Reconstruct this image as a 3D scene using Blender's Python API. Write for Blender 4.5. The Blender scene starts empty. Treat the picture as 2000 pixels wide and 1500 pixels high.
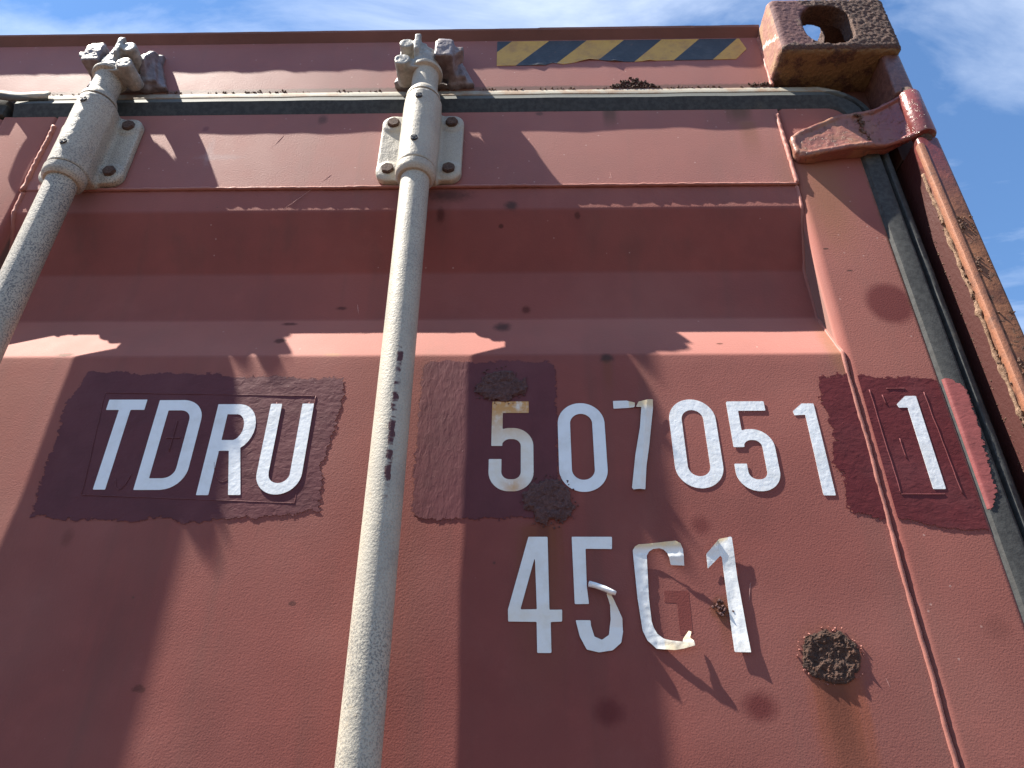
import bpy, bmesh, math, random
import numpy as np
from mathutils import Vector, Matrix, noise as mn

scene = bpy.context.scene
COL = scene.collection
ZC = 1.905                      # camera height above the ground; shapes below are measured from camera level
RAD = math.radians

# ------------------------------------------------------------------ camera
def cam_basis(th, yw, ro):
    F = Vector((math.sin(yw)*math.cos(th), math.cos(yw)*math.cos(th), math.sin(th)))
    R = Vector((math.cos(yw), -math.sin(yw), 0)); U = R.cross(F)
    c, s = math.cos(ro), math.sin(ro)
    return F, c*R + s*U, -s*R + c*U
cd = bpy.data.cameras.new("camera"); cam = bpy.data.objects.new("camera", cd); COL.objects.link(cam)
F_, R_, U_ = cam_basis(RAD(30.987), RAD(-1.2748), RAD(0.4439))
M = Matrix((R_, U_, -F_)).transposed().to_4x4(); M.translation = Vector((0, -0.6443, ZC))
cam.matrix_world = M
cd.sensor_width = 36; cd.lens = 25.2; cd.clip_start = 0.01; cd.clip_end = 2000
scene.camera = cam

# ------------------------------------------------------------------ light
SUN = Vector((-4.9, -1.0, 8.3)).normalized()
sl = bpy.data.lights.new("sun", 'SUN'); sun = bpy.data.objects.new("sun", sl); COL.objects.link(sun)
sun.rotation_euler = SUN.to_track_quat('Z', 'Y').to_euler(); sun.location = (-3, -3, 6)
sl.energy = 5.0; sl.angle = RAD(0.5); sl.color = (1.0, 0.925, 0.81)
world = bpy.data.worlds.new("World"); scene.world = world; world.use_nodes = True
vs = scene.view_settings
vs.view_transform = 'Standard'; vs.look = 'None'; vs.gamma = 1; vs.exposure = 1.68

def build_world():
    nt = world.node_tree; nt.nodes.clear()
    n = nt.nodes.new; L = nt.links.new
    out = n('ShaderNodeOutputWorld'); bg = n('ShaderNodeBackground'); bg.inputs[1].default_value = 0.05
    sky = n('ShaderNodeTexSky'); sky.sky_type = 'NISHITA'; sky.sun_disc = False
    sky.sun_elevation = math.asin(SUN.z); sky.sun_rotation = math.atan2(SUN.x, SUN.y)
    sky.air_density = 1.1; sky.dust_density = 0.0; sky.ozone_density = 2.2
    tc = n('ShaderNodeTexCoord'); sep = n('ShaderNodeSeparateXYZ'); L(tc.outputs['Generated'], sep.inputs[0])
    mx = n('ShaderNodeMath'); mx.operation = 'MAXIMUM'; L(sep.outputs[2], mx.inputs[0]); mx.inputs[1].default_value = 0.08
    dv = n('ShaderNodeVectorMath'); dv.operation = 'DIVIDE'; L(tc.outputs['Generated'], dv.inputs[0])
    cmb = n('ShaderNodeCombineXYZ')
    for i in range(3): L(mx.outputs[0], cmb.inputs[i])
    L(cmb.outputs[0], dv.inputs[1])
    mp = n('ShaderNodeMapping'); L(dv.outputs[0], mp.inputs[0])
    mp.inputs['Location'].default_value = (5.98, 7.22, 0); mp.inputs['Rotation'].default_value = (0, 0, RAD(35)); mp.inputs['Scale'].default_value = (1.0, 2.4, 0.0)
    nz = n('ShaderNodeTexNoise'); L(mp.outputs[0], nz.inputs['Vector']); nz.inputs['Scale'].default_value = 1.5
    nz.inputs['Detail'].default_value = 9; nz.inputs['Roughness'].default_value = 0.58; nz.inputs['Distortion'].default_value = 0.5
    rp = n('ShaderNodeValToRGB'); L(nz.outputs[0], rp.inputs[0])
    rp.color_ramp.elements[0].position = 0.47; rp.color_ramp.elements[0].color = (0, 0, 0, 1)
    rp.color_ramp.elements[1].position = 0.86; rp.color_ramp.elements[1].color = (0.9, 0.9, 0.9, 1)
    mix = n('ShaderNodeMix'); mix.data_type = 'RGBA'
    tint = n('ShaderNodeMix'); tint.data_type = 'RGBA'; tint.blend_type = 'MULTIPLY'; tint.inputs['Factor'].default_value = 1
    L(sky.outputs[0], tint.inputs[6]); tint.inputs[7].default_value = (1.0, 1.24, 1.42, 1)
    L(rp.outputs[0], mix.inputs['Factor']); L(tint.outputs[2], mix.inputs[6]); mix.inputs[7].default_value = (7.6, 8.4, 9.8, 1)
    L(mix.outputs[2], bg.inputs[0]); L(bg.outputs[0], out.inputs[0])
build_world()

# ------------------------------------------------------------------ shader helpers
class SH:
    def __init__(s, name):
        s.m = bpy.data.materials.new(name); s.m.use_nodes = True
        s.nt = s.m.node_tree; s.nt.nodes.clear()
        s.out = s.new('ShaderNodeOutputMaterial'); s.b = s.new('ShaderNodeBsdfPrincipled')
        s.nt.links.new(s.b.outputs[0], s.out.inputs[0])
        g = s.new('ShaderNodeNewGeometry'); v = s.new('ShaderNodeVectorMath'); v.operation = 'SUBTRACT'
        s.nt.links.new(g.outputs['Position'], v.inputs[0]); v.inputs[1].default_value = (0, 0, ZC)
        s.pos = v.outputs[0]; s.geo = g
        sp = s.new('ShaderNodeSeparateXYZ'); s.nt.links.new(s.pos, sp.inputs[0])
        s.x, s.y, s.z = sp.outputs
    def new(s, t): return s.nt.nodes.new(t)
    def put(s, sock, v):
        if isinstance(v, (int, float)): sock.default_value = v
        elif isinstance(v, (tuple, list)):
            sock.default_value = tuple(v) if len(v) == len(sock.default_value) else tuple(v) + (1,)
        else: s.nt.links.new(v, sock)
    def math(s, op, a, b=0.0, c=None):
        n = s.new('ShaderNodeMath'); n.operation = op; s.put(n.inputs[0], a); s.put(n.inputs[1], b)
        if c is not None: s.put(n.inputs[2], c)
        return n.outputs[0]
    def clamp01(s, v):
        n = s.new('ShaderNodeClamp'); s.put(n.inputs[0], v); return n.outputs[0]
    def scale(s, sx, sy, sz):
        n = s.new('ShaderNodeMapping'); s.put(n.inputs[0], s.pos); n.inputs['Scale'].default_value = (sx, sy, sz); return n.outputs[0]
    def noise(s, scale, detail=3, rough=.5, vec=None, dist=0.0, off=0.0):
        n = s.new('ShaderNodeTexNoise')
        v = vec or s.pos
        if off:
            a = s.new('ShaderNodeVectorMath'); a.operation = 'ADD'; s.put(a.inputs[0], v); a.inputs[1].default_value = (off, off*1.7, off*.6); v = a.outputs[0]
        s.put(n.inputs['Vector'], v)
        n.inputs['Scale'].default_value = scale; n.inputs['Detail'].default_value = detail
        n.inputs['Roughness'].default_value = rough; n.inputs['Distortion'].default_value = dist
        return n.outputs[0]
    def ramp(s, v, a, b, lo=0.0, hi=1.0):
        n = s.new('ShaderNodeMapRange'); n.interpolation_type = 'SMOOTHSTEP'; s.put(n.inputs[0], v)
        n.inputs[1].default_value = a; n.inputs[2].default_value = b; n.inputs[3].default_value = lo; n.inputs[4].default_value = hi
        return n.outputs[0]
    def mix(s, f, a, b):
        n = s.new('ShaderNodeMix'); n.data_type = 'RGBA'; s.put(n.inputs[0], f); s.put(n.inputs[6], a); s.put(n.inputs[7], b); return n.outputs[2]
    def mixf(s, f, a, b):
        n = s.new('ShaderNodeMix'); s.put(n.inputs[0], f); s.put(n.inputs[2], a); s.put(n.inputs[3], b); return n.outputs[0]
    def mul(s, a, b): return s.math('MULTIPLY', a, b)
    def add(s, a, b): return s.math('ADD', a, b)
    def bump(s, h, strength=1.0, dist=0.001):
        n = s.new('ShaderNodeBump'); s.put(n.inputs['Height'], h); n.inputs['Strength'].default_value = strength; n.inputs['Distance'].default_value = dist
        s.nt.links.new(n.outputs[0], s.b.inputs['Normal']); return n
    def set(s, **k):
        for a, v in k.items(): s.put(s.b.inputs[a.replace('_', ' ')], v)
    def blob(s, cx, cz, rx, rz, soft=1.0, wob=0.35, off=0.0):
        # 1 inside an uneven spot in the XZ plane, 0 outside
        dx = s.math('DIVIDE', s.math('SUBTRACT', s.x, cx), rx); dz = s.math('DIVIDE', s.math('SUBTRACT', s.z, cz), rz)
        d = s.math('SQRT', s.add(s.mul(dx, dx), s.mul(dz, dz)))
        w = s.mul(s.math('SUBTRACT', s.wobn(), 0.5), wob*2)
        return s.ramp(s.add(d, w), 1.0 + soft*.20, 1.0 - soft*.45)
    def wobn(s):
        if not hasattr(s, '_w'): s._w = s.noise(170, 5, .68)
        return s._w
    def streak(s, cx, hw, ztop, zlen, wob=0.3):
        # rust run: starts at ztop and fades downward
        ax = s.math('DIVIDE', s.math('ABSOLUTE', s.math('SUBTRACT', s.x, cx)), hw)
        n1 = s.noise(1.0, 3, .5, s.scale(160, 1, 14))
        ax = s.add(ax, s.mul(s.math('SUBTRACT', n1, 0.5), wob*2.5))
        m = s.ramp(ax, 1.25, 0.25)
        t = s.math('DIVIDE', s.math('SUBTRACT', ztop, s.z), zlen)
        return s.mul(s.mul(m, s.ramp(t, -0.02, 0.05)), s.ramp(t, 1.0, 0.1))

PAINT_A = (0.180, 0.044, 0.036); PAINT_B = (0.140, 0.033, 0.028)
def paint_mat(name, stains=(), rough=0.72, a=PAINT_A, b=PAINT_B, peel=1.0, specks=True, crevice=False, sheen=0.7, spec=0.15):
    s = SH(name)
    big = s.noise(5, 4, .6); mid = s.noise(28, 4, .6, off=2)
    col = s.mix(s.ramp(big, .35, .68), a, b)
    col = s.mix(s.mul(s.ramp(mid, .45, .75), .25), col, tuple(min(1, c*1.35) for c in a))
    # chalky bloom and grime
    col = s.mix(s.mul(s.ramp(s.noise(14, 6, .65, off=5), .5, .8), .14), col, (0.30, 0.13, 0.11))
    col = s.mix(s.mul(s.ramp(s.noise(1, 5, .6, s.scale(26, 26, 1.6)), .48, .76), .42), col, (0.085, 0.034, 0.028))
    col = s.mix(s.mul(s.ramp(s.noise(2.6, 4, .6, off=9), .42, .70), .34), col, (0.25, 0.105, 0.085))
    if specks:
        v = s.new('ShaderNodeTexVoronoi'); s.put(v.inputs['Vector'], s.pos); v.inputs['Scale'].default_value = 34
        pick = s.new('ShaderNodeSeparateColor'); s.put(pick.inputs[0], v.outputs['Color'])
        rad = s.mul(s.ramp(pick.outputs[0], .90, 1.0), 0.06)
        sm = s.ramp(s.math('SUBTRACT', v.outputs['Distance'], rad), 0.015, -0.03)
        sm = s.mul(sm, s.ramp(pick.outputs[0], .90, .91))
        col = s.mix(s.mul(sm, .75), col, (0.055, 0.024, 0.018))
        v2 = s.new('ShaderNodeTexVoronoi'); s.put(v2.inputs['Vector'], s.pos); v2.inputs['Scale'].default_value = 120
        pk = s.new('ShaderNodeSeparateColor'); s.put(pk.inputs[0], v2.outputs['Color'])
        col = s.mix(s.mul(s.mul(s.ramp(v2.outputs['Distance'], .16, .08), s.ramp(pk.outputs[1], .975, .98)), .45), col, (0.45, 0.33, 0.29))
    tot = 0.0
    for st in stains:
        k, c, f = st[0], st[-2], st[-1]
        msk = s.blob(*st[1:-2]) if k == 'b' else s.streak(*st[1:-2])
        mf = s.mul(msk, f); col = s.mix(mf, col, c); tot = s.math('MAXIMUM', tot, mf)
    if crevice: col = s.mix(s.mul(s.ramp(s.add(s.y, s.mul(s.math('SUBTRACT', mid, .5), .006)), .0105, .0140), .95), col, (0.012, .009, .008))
    s.set(Base_Color=col)
    s.set(Roughness=s.add(rough - .06, s.mul(mid, .14)))
    s.set(Sheen_Weight=s.mul(s.math('SUBTRACT', 1.0, tot), sheen), Sheen_Roughness=0.58, Sheen_Tint=(1.0, .56, .49, 1), Specular_IOR_Level=spec)
    h = s.add(s.noise(620, 2, .5), s.mul(s.noise(330, 2, .5, off=3), .45))
    s.bump(h, 1.0, 0.00016*peel)
    return s.m

RUSTY = (0.17, 0.075, 0.028); ORANGE = (0.30, 0.13, 0.04); DARKSPOT = (0.045, 0.030, 0.026)
door_stains = [
    ('s', 0.2575, 0.026, 0.104, 0.15, (0.27, .070, .014), .55), ('s', 0.2560, 0.017, 0.104, 0.15, (0.060, .022, .017), .6),
    ('s', 0.013, 0.024, 0.236, 0.17, (0.15, .052, .018), .75), ('s', 0.016, 0.007, 0.240, 0.06, (0.10, .03, .02), .7),
    ('b', 0.2585, 0.118, 0.032, 0.029, 1.3, .3, (0.21, .08, .03), .28),
    ('b', -0.0173, 0.645, 0.009, 0.008, 1.5, .5, DARKSPOT, .8), ('b', -0.0264, 0.4804, 0.011, 0.010, 1.6, .5, DARKSPOT, .8),
    ('b', 0.0011, 0.5106, 0.0055, 0.006, 1.4, .4, (0.075, .02, .015), .8), ('b', 0.0868, 0.4198, 0.008, 0.007, 1.4, .5, DARKSPOT, .85),
    ('s', 0.0868, 0.006, 0.418, 0.06, (0.17, .06, .03), .4),
    ('b', -0.1043, 0.633, 0.006, 0.010, 1.5, .5, (0.06, .016, .013), .7), ('b', -0.095, 0.664, 0.030, 0.012, 1.8, .6, (0.05, .025, .02), .7),
    ('b', 0.0641, 0.6312, 0.004, 0.005, 1.2, .4, (0.06, .02, .016), .7), ('b', -0.0296, 0.6195, 0.0035, 0.003, 1.2, .4, (0.06, .02, .016), .8),
    ('b', -0.2752, 0.4893, 0.009, 0.0035, 1.2, .6, (0.06, .02, .018), .75), ('b', -0.2188, 0.5145, 0.007, 0.003, 1.2, .6, (0.06, .02, .018), .75),
    ('b', -0.2750, 0.4541, 0.007, 0.005, 1.2, .6, (0.06, .025, .02), .8), ('b', 0.2128, 0.4443, 0.004, 0.0015, 1.0, .4, (0.08, .03, .02), .8),
    ('b', -0.5036, 0.4283, 0.010, 0.0035, 1.0, .7, (0.10, .05, .03), .8), ('b', -0.2086, 0.4267, 0.010, 0.003, 1.2, .7, (0.33, .18, .10), .6),
    ('b', 0.1916, 0.0773, 0.016, 0.013, 1.5, .3, (0.095, .016, .017), .75), ('b', 0.0676, 0.0729, 0.014, 0.012, 1.5, .3, (0.09, .016, .017), .65),
    ('b', 0.1635, 0.233, 0.010, 0.010, 1.6, .3, (0.10, .02, .02), .6), ('b', -0.328, 0.089, 0.006, 0.0035, 1.0, .9, (0.07, .026, .02), .6),
    ('b', 0.1715, 0.1556, 0.010, 0.012, 1.4, .5, (0.16, .06, .025), .8), ('s', 0.1725, 0.006, 0.155, 0.05, (0.17, .06, .03), .5),
    ('b', -0.209, 0.160, 0.004, 0.0025, 1.0, .5, (0.09, .035, .03), .8), ('b', -0.432, 0.2204, 0.006, 0.009, 1.6, .5, (0.12, .04, .034), .5),
    ('b', 0.336, 0.437, 0.014, 0.05, 1.6, .4, (0.26, .13, .06), .5), ('b', 0.006, 0.150, 0.03, 0.10, 1.8, .4, (0.16, .055, .045), .5),
]
rail_stains = [
    ('s', 0.1147, 0.012, 0.820, 0.05, (0.09, .05, .028), .75), ('s', 0.287, 0.020, 0.820, 0.045, (0.11, .055, .028), .8),
    ('s', 0.296, 0.014, 0.795, 0.09, (0.21, .09, .035), .45), ('b', -0.274, 0.806, 0.007, 0.010, 1.5, .5, (0.08, .04, .03), .7),
    ('b', 0.02, 0.814, 0.006, 0.004, 1.3, .5, (0.08, .04, .03), .7), ('b', -0.43, 0.79, 0.005, 0.006, 1.4, .5, (0.16, .05, .05), .8),
    ('b', -0.400, 0.735, 0.034, 0.006, 1.6, .9, (0.34, .26, .26), .3), ('b', -0.415, 0.745, 0.006, 0.028, 1.6, .9, (0.34, .26, .26), .3),
    ('b', 0.34, 0.66, 0.03, 0.1, 2, .4, (0.24, .12, .06), .35),
]
stile_stains = [
    ('b', 0.4051, 0.4901, 0.028, 0.030, .7, .10, (0.105, .018, .020), .75), ('b', 0.37, 0.66, 0.035, 0.10, 1.9, .4, (0.24, .115, .058), .6),
    ('b', 0.372, 0.537, 0.004, 0.0015, 1.0, .4, (0.06, .03, .025), .8), ('b', 0.352, 0.57, 0.004, 0.0015, 1.0, .4, (0.06, .03, .025), .8),
    ('b', 0.405, 0.14, 0.014, 0.012, 1.6, .5, (0.14, .05, .04), .4), ('b', 0.43, 0.55, 0.004, 0.2, 1.5, .9, (0.15, .07, .035), .7),
]
M_door = paint_mat("door_paint", door_stains)
M_rail = paint_mat("rail_paint", rail_stains, peel=1.15, rough=.66, sheen=.75, spec=.4)
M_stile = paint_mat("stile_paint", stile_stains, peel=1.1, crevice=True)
M_head = paint_mat("header_paint", [('b', -0.19, 0.867, 2.2, 0.006, 1.3, .7, (0.12, .07, .045), .75)], peel=1.0, rough=.58, sheen=.5, spec=.42)
M_bead = paint_mat("weld_paint", [], a=(0.25, .095, .075), b=(0.20, .07, .055), specks=False, rough=.5)
M_plain = paint_mat("container_paint", [], specks=False)

def patch_mat(name, c=(0.082, 0.017, 0.022), tall=False, sheen=.32, spec=.2, fringe=True):
    s = SH(name)
    col = s.mix(s.ramp(s.noise(30, 4, .6), .4, .7), c, tuple(v*.82 for v in c))
    col = s.mix(s.mul(s.ramp(s.noise(9, 3, .6, off=4), .5, .75), .4), col, (0.135, .045, .048))
    s.set(Base_Color=col, Roughness=s.add(.50, s.mul(s.noise(60, 3), .15)), Sheen_Weight=sheen, Sheen_Roughness=.55, Sheen_Tint=(1, .55, .56, 1), Specular_IOR_Level=spec)
    at = s.new('ShaderNodeAttribute'); at.attribute_name = 'stain'
    sp = s.new('ShaderNodeSeparateColor'); s.put(sp.inputs[0], at.outputs['Color'])
    br = s.noise(1, 4, .65, s.scale(150, 150, 260), .3, off=13)
    if fringe: s.set(Alpha=s.ramp(s.add(s.mul(sp.outputs[0], 1.5), s.mul(s.math('SUBTRACT', br, .5), 1.9)), .26, .34))
    st = s.scale(1.3, 1, .5) if tall else s.scale(.75, 1, 1.1)
    h = s.add(s.noise(170, 4, .55, st, .6), s.mul(s.noise(75, 3, .5, st, off=3), 1.2))
    h = s.add(h, s.mul(s.ramp(s.noise(330, 2, .5, off=9), .70, .84), .5))
    s.bump(h, 1.0, .00040)
    return s.m
M_patch = patch_mat("touch_up_paint"); M_patch2 = patch_mat("touch_up_paint_brushed", (0.094, 0.021, 0.025), True, .42)
M_patchr = patch_mat("touch_up_paint_red", (0.100, 0.014, 0.017), False, .10, .15); M_ridge = patch_mat('paint_ridge', (.10, .026, .031), fringe=False); M_ridger = patch_mat('paint_ridge_red', (.12, .022, .025), fringe=False)
M_patchg = patch_mat("paint_on_rubber", (0.18, 0.042, 0.042))

def vinyl_mat():
    s = SH("white_vinyl")
    at = s.new('ShaderNodeAttribute'); at.attribute_name = 'stain'
    sp = s.new('ShaderNodeSeparateColor'); s.put(sp.inputs[0], at.outputs['Color'])
    col = s.mix(s.mul(s.ramp(s.noise(45, 5, .65), .42, .72), .55), (0.73, .755, .765), (0.58, .585, .56))
    col = s.mix(s.mul(s.ramp(s.noise(260, 3, .6, off=4), .70, .78), .5), col, (0.30, .22, .18))
    n = s.noise(90, 5, .65)
    cr = s.clamp01(s.mul(sp.outputs[1], s.add(.35, s.mul(n, 1.2))))
    col = s.mix(cr, col, (0.66, .53, .33))
    ru = s.clamp01(s.mul(sp.outputs[0], s.ramp(n, .22, .52)))
    col = s.mix(ru, col, (0.50, .23, .035))
    col = s.mix(s.mul(s.ramp(n, .62, .72), s.mul(ru, .7)), col, (0.16, .06, .02))
    s.set(Base_Color=col, Roughness=.42)
    h = s.add(s.noise(190, 3, .5, dist=.3), s.mul(s.noise(70, 2, .5, off=3), 1.1))
    s.bump(h, 1.0, .00030)
    return s.m
M_vinyl = vinyl_mat()

def galv_mat(name, dark=1.0):
    s = SH(name)
    sp = s.noise(560, 3, .6); md = s.noise(24, 5, .65)
    col = s.mix(s.ramp(md, .35, .7), (0.40, .365, .295), (0.325, .30, .25))
    col = s.mix(s.mul(s.mul(s.ramp(sp, .47, .60), s.math('MAXIMUM', s.ramp(s.x, -.30, -.40), s.ramp(s.z, .30, .05, .35, .8))), s.add(.45*dark, s.mul(s.ramp(s.noise(7, 3, off=2), .38, .62), .55*dark))), col, (0.075, .078, .085))
    col = s.mix(s.mul(s.ramp(s.noise(40, 5, .7, off=6), .60, .74), .6), col, (0.38, .30, .20))
    col = s.mix(s.mul(s.ramp(s.noise(5, 4, .6, off=11), .60, .75), .5), col, (0.23, .20, .165))
    s.set(Base_Color=col, Metallic=0.0, Roughness=s.add(.45, s.mul(sp, .3)))
    s.bump(s.add(s.noise(450, 3, .6), s.mul(md, 1.5)), .8, .0007)
    return s
sg = galv_mat("galvanised_tube")
# the bare red stripe where the coating has rubbed off the front of the bar
ax = sg.math('ABSOLUTE', sg.math('SUBTRACT', sg.x, sg.add(-0.1258, sg.mul(sg.math('SUBTRACT', sg.noise(1, 3, .6, sg.scale(0, 0, 60)), .5), .008))))
msk = sg.mul(sg.ramp(sg.add(ax, sg.mul(sg.math('SUBTRACT', sg.noise(1, 4, .7, sg.scale(500, 500, 130)), .5), .007)), .0032, .0020),
             sg.mul(sg.ramp(sg.math('ABSOLUTE', sg.math('SUBTRACT', sg.z, .325)), .088, .075), sg.ramp(sg.noise(1, 3, .6, sg.scale(20, 20, 55), off=2), .49, .56)))
base = sg.b.inputs['Base Color'].links[0].from_socket
sg.set(Base_Color=sg.mix(msk, base, (0.070, .013, .014)))
M_tube = sg.m
M_galv = galv_mat("galvanised_casting", .6).m
def cam_mat(name, a, b, f):
    s = SH(name)
    n = s.noise(90, 6, .7)
    col = s.mix(s.ramp(n, .35, .65), a, b)
    col = s.mix(s.mul(s.ramp(s.noise(35, 4, .6, off=3), .5, .7), f), col, (0.12, .075, .05))
    s.set(Base_Color=col, Roughness=.5)
    s.bump(s.add(s.noise(300, 3, .55), s.mul(n, 1.2)), 1.0, .00045)
    return s.m
M_cam = cam_mat("weathered_cam", (0.33, .32, .29), (0.20, .20, .185), .5)
M_keep = cam_mat("dirty_keeper", (0.20, .175, .19), (0.11, .085, .09), .5)

def rust_mat(name, a, b, c, f=.4, rough=.9):
    s = SH(name)
    n = s.noise(320, 6, .72); m = s.noise(60, 5, .65)
    col = s.mix(s.ramp(n, .34, .66), a, b)
    col = s.mix(s.mul(s.ramp(m, .48, .68), f), col, c)
    s.set(Base_Color=col, Roughness=rough)
    s.bump(s.add(n, s.mul(s.noise(900, 3, .6), .4)), 1.0, .0022)
    return s.m
M_rust = rust_mat("scale_rust", (0.026, .013, .010), (0.092, .044, .027), (0.10, .036, .016))
M_blister = rust_mat("painted_blister", (0.072, .031, .030), (0.130, .064, .058), (0.06, .024, .021))
M_bolt = rust_mat("rusty_bolt", (0.050, .030, .024), (0.13, .080, .060), (0.11, .05, .03))
M_dirt = rust_mat("rust_flakes", (0.07, .04, .028), (0.19, .10, .065), (0.05, .03, .02))

def casting_mat():
    s = SH("rusty_casting")
    n = s.noise(38, 6, .66); f = s.noise(420, 5, .7)
    rust = s.mix(s.ramp(f, .35, .65), (0.046, .022, .016), (0.122, .060, .039))
    paint = s.mix(s.ramp(s.noise(80, 4, .6, off=2), .4, .7), (0.110, .046, .048), (0.155, .070, .062))
    # paint survives on the left of the front and in a band of the left face
    px = s.ramp(s.add(s.x, s.mul(s.math('SUBTRACT', n, .5), .13)), .392, .380)
    pz = s.ramp(s.add(s.z, s.mul(s.math('SUBTRACT', n, .5), .06)), .880, .888)
    col = s.mix(s.mul(px, pz), rust, paint)
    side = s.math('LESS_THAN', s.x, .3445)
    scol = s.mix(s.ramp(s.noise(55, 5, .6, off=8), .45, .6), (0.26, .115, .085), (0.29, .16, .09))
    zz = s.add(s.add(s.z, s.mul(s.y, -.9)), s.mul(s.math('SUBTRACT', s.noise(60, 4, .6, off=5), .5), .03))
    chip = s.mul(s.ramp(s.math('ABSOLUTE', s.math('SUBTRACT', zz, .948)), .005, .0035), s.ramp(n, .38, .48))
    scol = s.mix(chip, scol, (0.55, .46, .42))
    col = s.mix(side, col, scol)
    under = s.mul(s.math('LESS_THAN', s.z, .8765), s.ramp(s.noise(45, 5, .65, off=1), .40, .55))
    col = s.mix(s.mul(under, .8), col, (0.21, .13, .055))
    s.set(Base_Color=col, Roughness=.82)
    keep = s.mul(px, pz)
    amp = s.mixf(s.math('MAXIMUM', s.mul(keep, .85), s.mul(side, .8)), 1.0, 0.0)
    h = s.add(s.mul(s.add(f, s.mul(s.noise(110, 5, .7), 1.3)), s.add(amp, .12)), s.mul(s.mul(keep, pz), .5))
    s.bump(h, 1.0, .0016)
    return s.m
M_casting = casting_mat()

def post_mat():
    s = SH("corner_post_paint")
    t = s.ramp(s.z, .70, .56)
    n = s.noise(50, 5, .65)
    red = s.mix(s.ramp(n, .4, .65), (0.12, .026, .022), (0.08, .019, .018))
    brn = s.mix(s.ramp(n, .38, .65), (0.19, .082, .042), (0.10, .040, .024))
    col = s.mix(s.clamp01(s.add(t, s.mul(s.math('SUBTRACT', n, .5), .5))), red, brn)
    inner_shade = s.ramp(s.add(s.y, s.mul(s.math('SUBTRACT', n, .5), .012)), -.031, -.026)
    col = s.mix(inner_shade, col, (0.050, .013, .011))  # shade of the inner face put into the colour as dark maroon
    up = s.ramp(s.z, .78, .80)
    col = s.mix(up, col, s.mix(s.ramp(s.noise(160, 5, .7), .4, .6), (0.085, .036, .032), (0.15, .07, .055)))
    # flaking rust low on the outer face
    fl = s.mul(s.mul(s.ramp(s.noise(70, 6, .72, off=4), .55, .62), s.ramp(s.z, .60, .45)), s.ramp(s.y, -.039, -.0405))
    col = s.mix(s.mul(fl, .85), col, (0.085, .045, .028))
    s.set(Base_Color=col, Roughness=s.mixf(t, .32, .7), Specular_IOR_Level=s.mixf(t, .5, .22))
    h = s.add(s.mul(s.noise(240, 4, .6), .6), s.mul(fl, 1.6))
    s.bump(s.add(h, s.mul(s.noise(60, 3, off=2), .6)), 1.0, .0011)
    return s.m
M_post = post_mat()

def hinge_mat():
    s = SH("hinge_paint")
    n = s.noise(45, 5, .65)
    left = s.mix(s.ramp(n, .4, .65), (0.215, .078, .058), (0.25, .115, .068))
    red = s.mix(s.ramp(n, .4, .65), (0.165, .042, .038), (0.20, .06, .05))
    t = s.ramp(s.x, .425, .475)
    col = s.mix(t, left, red)
    ed = s.ramp(s.noise(150, 5, .7, off=3), .56, .66)
    col = s.mix(s.mul(ed, .55), col, (0.12, .065, .045))
    s.set(Base_Color=col, Roughness=s.mixf(t, .5, .26))
    s.bump(s.add(s.mul(s.noise(220, 4, .6), .7), s.mul(ed, .5)), 1.0, .0009)
    return s.m
M_hinge = hinge_mat()

def rubber_mat():
    s = SH("gasket_rubber")
    n = s.noise(160, 5, .6)
    col = s.mix(s.ramp(n, .35, .65), (0.034, .036, .037), (0.054, .057, .057))
    # sun-bleached and dirty band on the upper strip under the header
    d = s.add(s.z, s.mul(s.math('SUBTRACT', s.noise(1, 5, .6, s.scale(22, 80, 120)), .5), .003))
    up = s.mul(s.ramp(d, .8478, .8492), s.math('LESS_THAN', s.x, .437))
    col = s.mix(up, col, s.mix(s.ramp(s.noise(30, 5, .65, off=4), .42, .62), (0.44, .40, .32), (0.36, .22, .13)))
    lit_grey = s.mul(s.ramp(s.z, .8365, .839), s.math('LESS_THAN', s.x, .437))  # sunlit grey of the up-facing lip painted into the rubber colour
    col = s.mix(s.mul(lit_grey, .45), col, (0.16, .17, .16))
    col = s.mix(s.mul(s.ramp(s.noise(18, 5, .7, off=7), .60, .75), .35), col, (0.13, .11, .08))
    s.set(Base_Color=col, Roughness=.75, Specular_IOR_Level=.2)
    s.bump(s.add(s.noise(600, 2), s.mul(s.noise(60, 3, off=2), .5)), 1.0, .00018)
    return s.m
M_rubber = rubber_mat()

def tape_mat():
    s = SH("hazard_stripes")
    u = s.math('DIVIDE', s.add(s.math('SUBTRACT', s.x, s.mul(s.math('SUBTRACT', s.z, .9165), .86)), .0128), .1095)
    fr = s.math('FRACT', s.add(u, 4.0))
    k = s.ramp(fr, .497, .503)
    k = s.math('SUBTRACT', k, s.ramp(fr, .994, 1.0))
    n = s.noise(40, 5, .65)
    yel = s.mix(s.ramp(n, .42, .7), (0.50, .29, .052), (0.37, .20, .05))
    blk = s.mix(s.ramp(n, .4, .7), (0.024, .027, .032), (0.045, .047, .052))
    col = s.mix(s.clamp01(k), blk, yel)
    col = s.mix(s.mul(s.ramp(s.noise(120, 5, .7, off=3), .60, .72), .5), col, (0.16, .08, .055))
    at = s.new('ShaderNodeAttribute'); at.attribute_name = 'stain'
    sp = s.new('ShaderNodeSeparateColor'); s.put(sp.inputs[0], at.outputs['Color'])
    col = s.mix(sp.outputs[1], col, (0.38, .34, .30))
    s.set(Base_Color=col, Roughness=.45)
    s.bump(s.noise(260, 3), 1.0, .0004)
    return s.m
M_tape = tape_mat()

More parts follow.
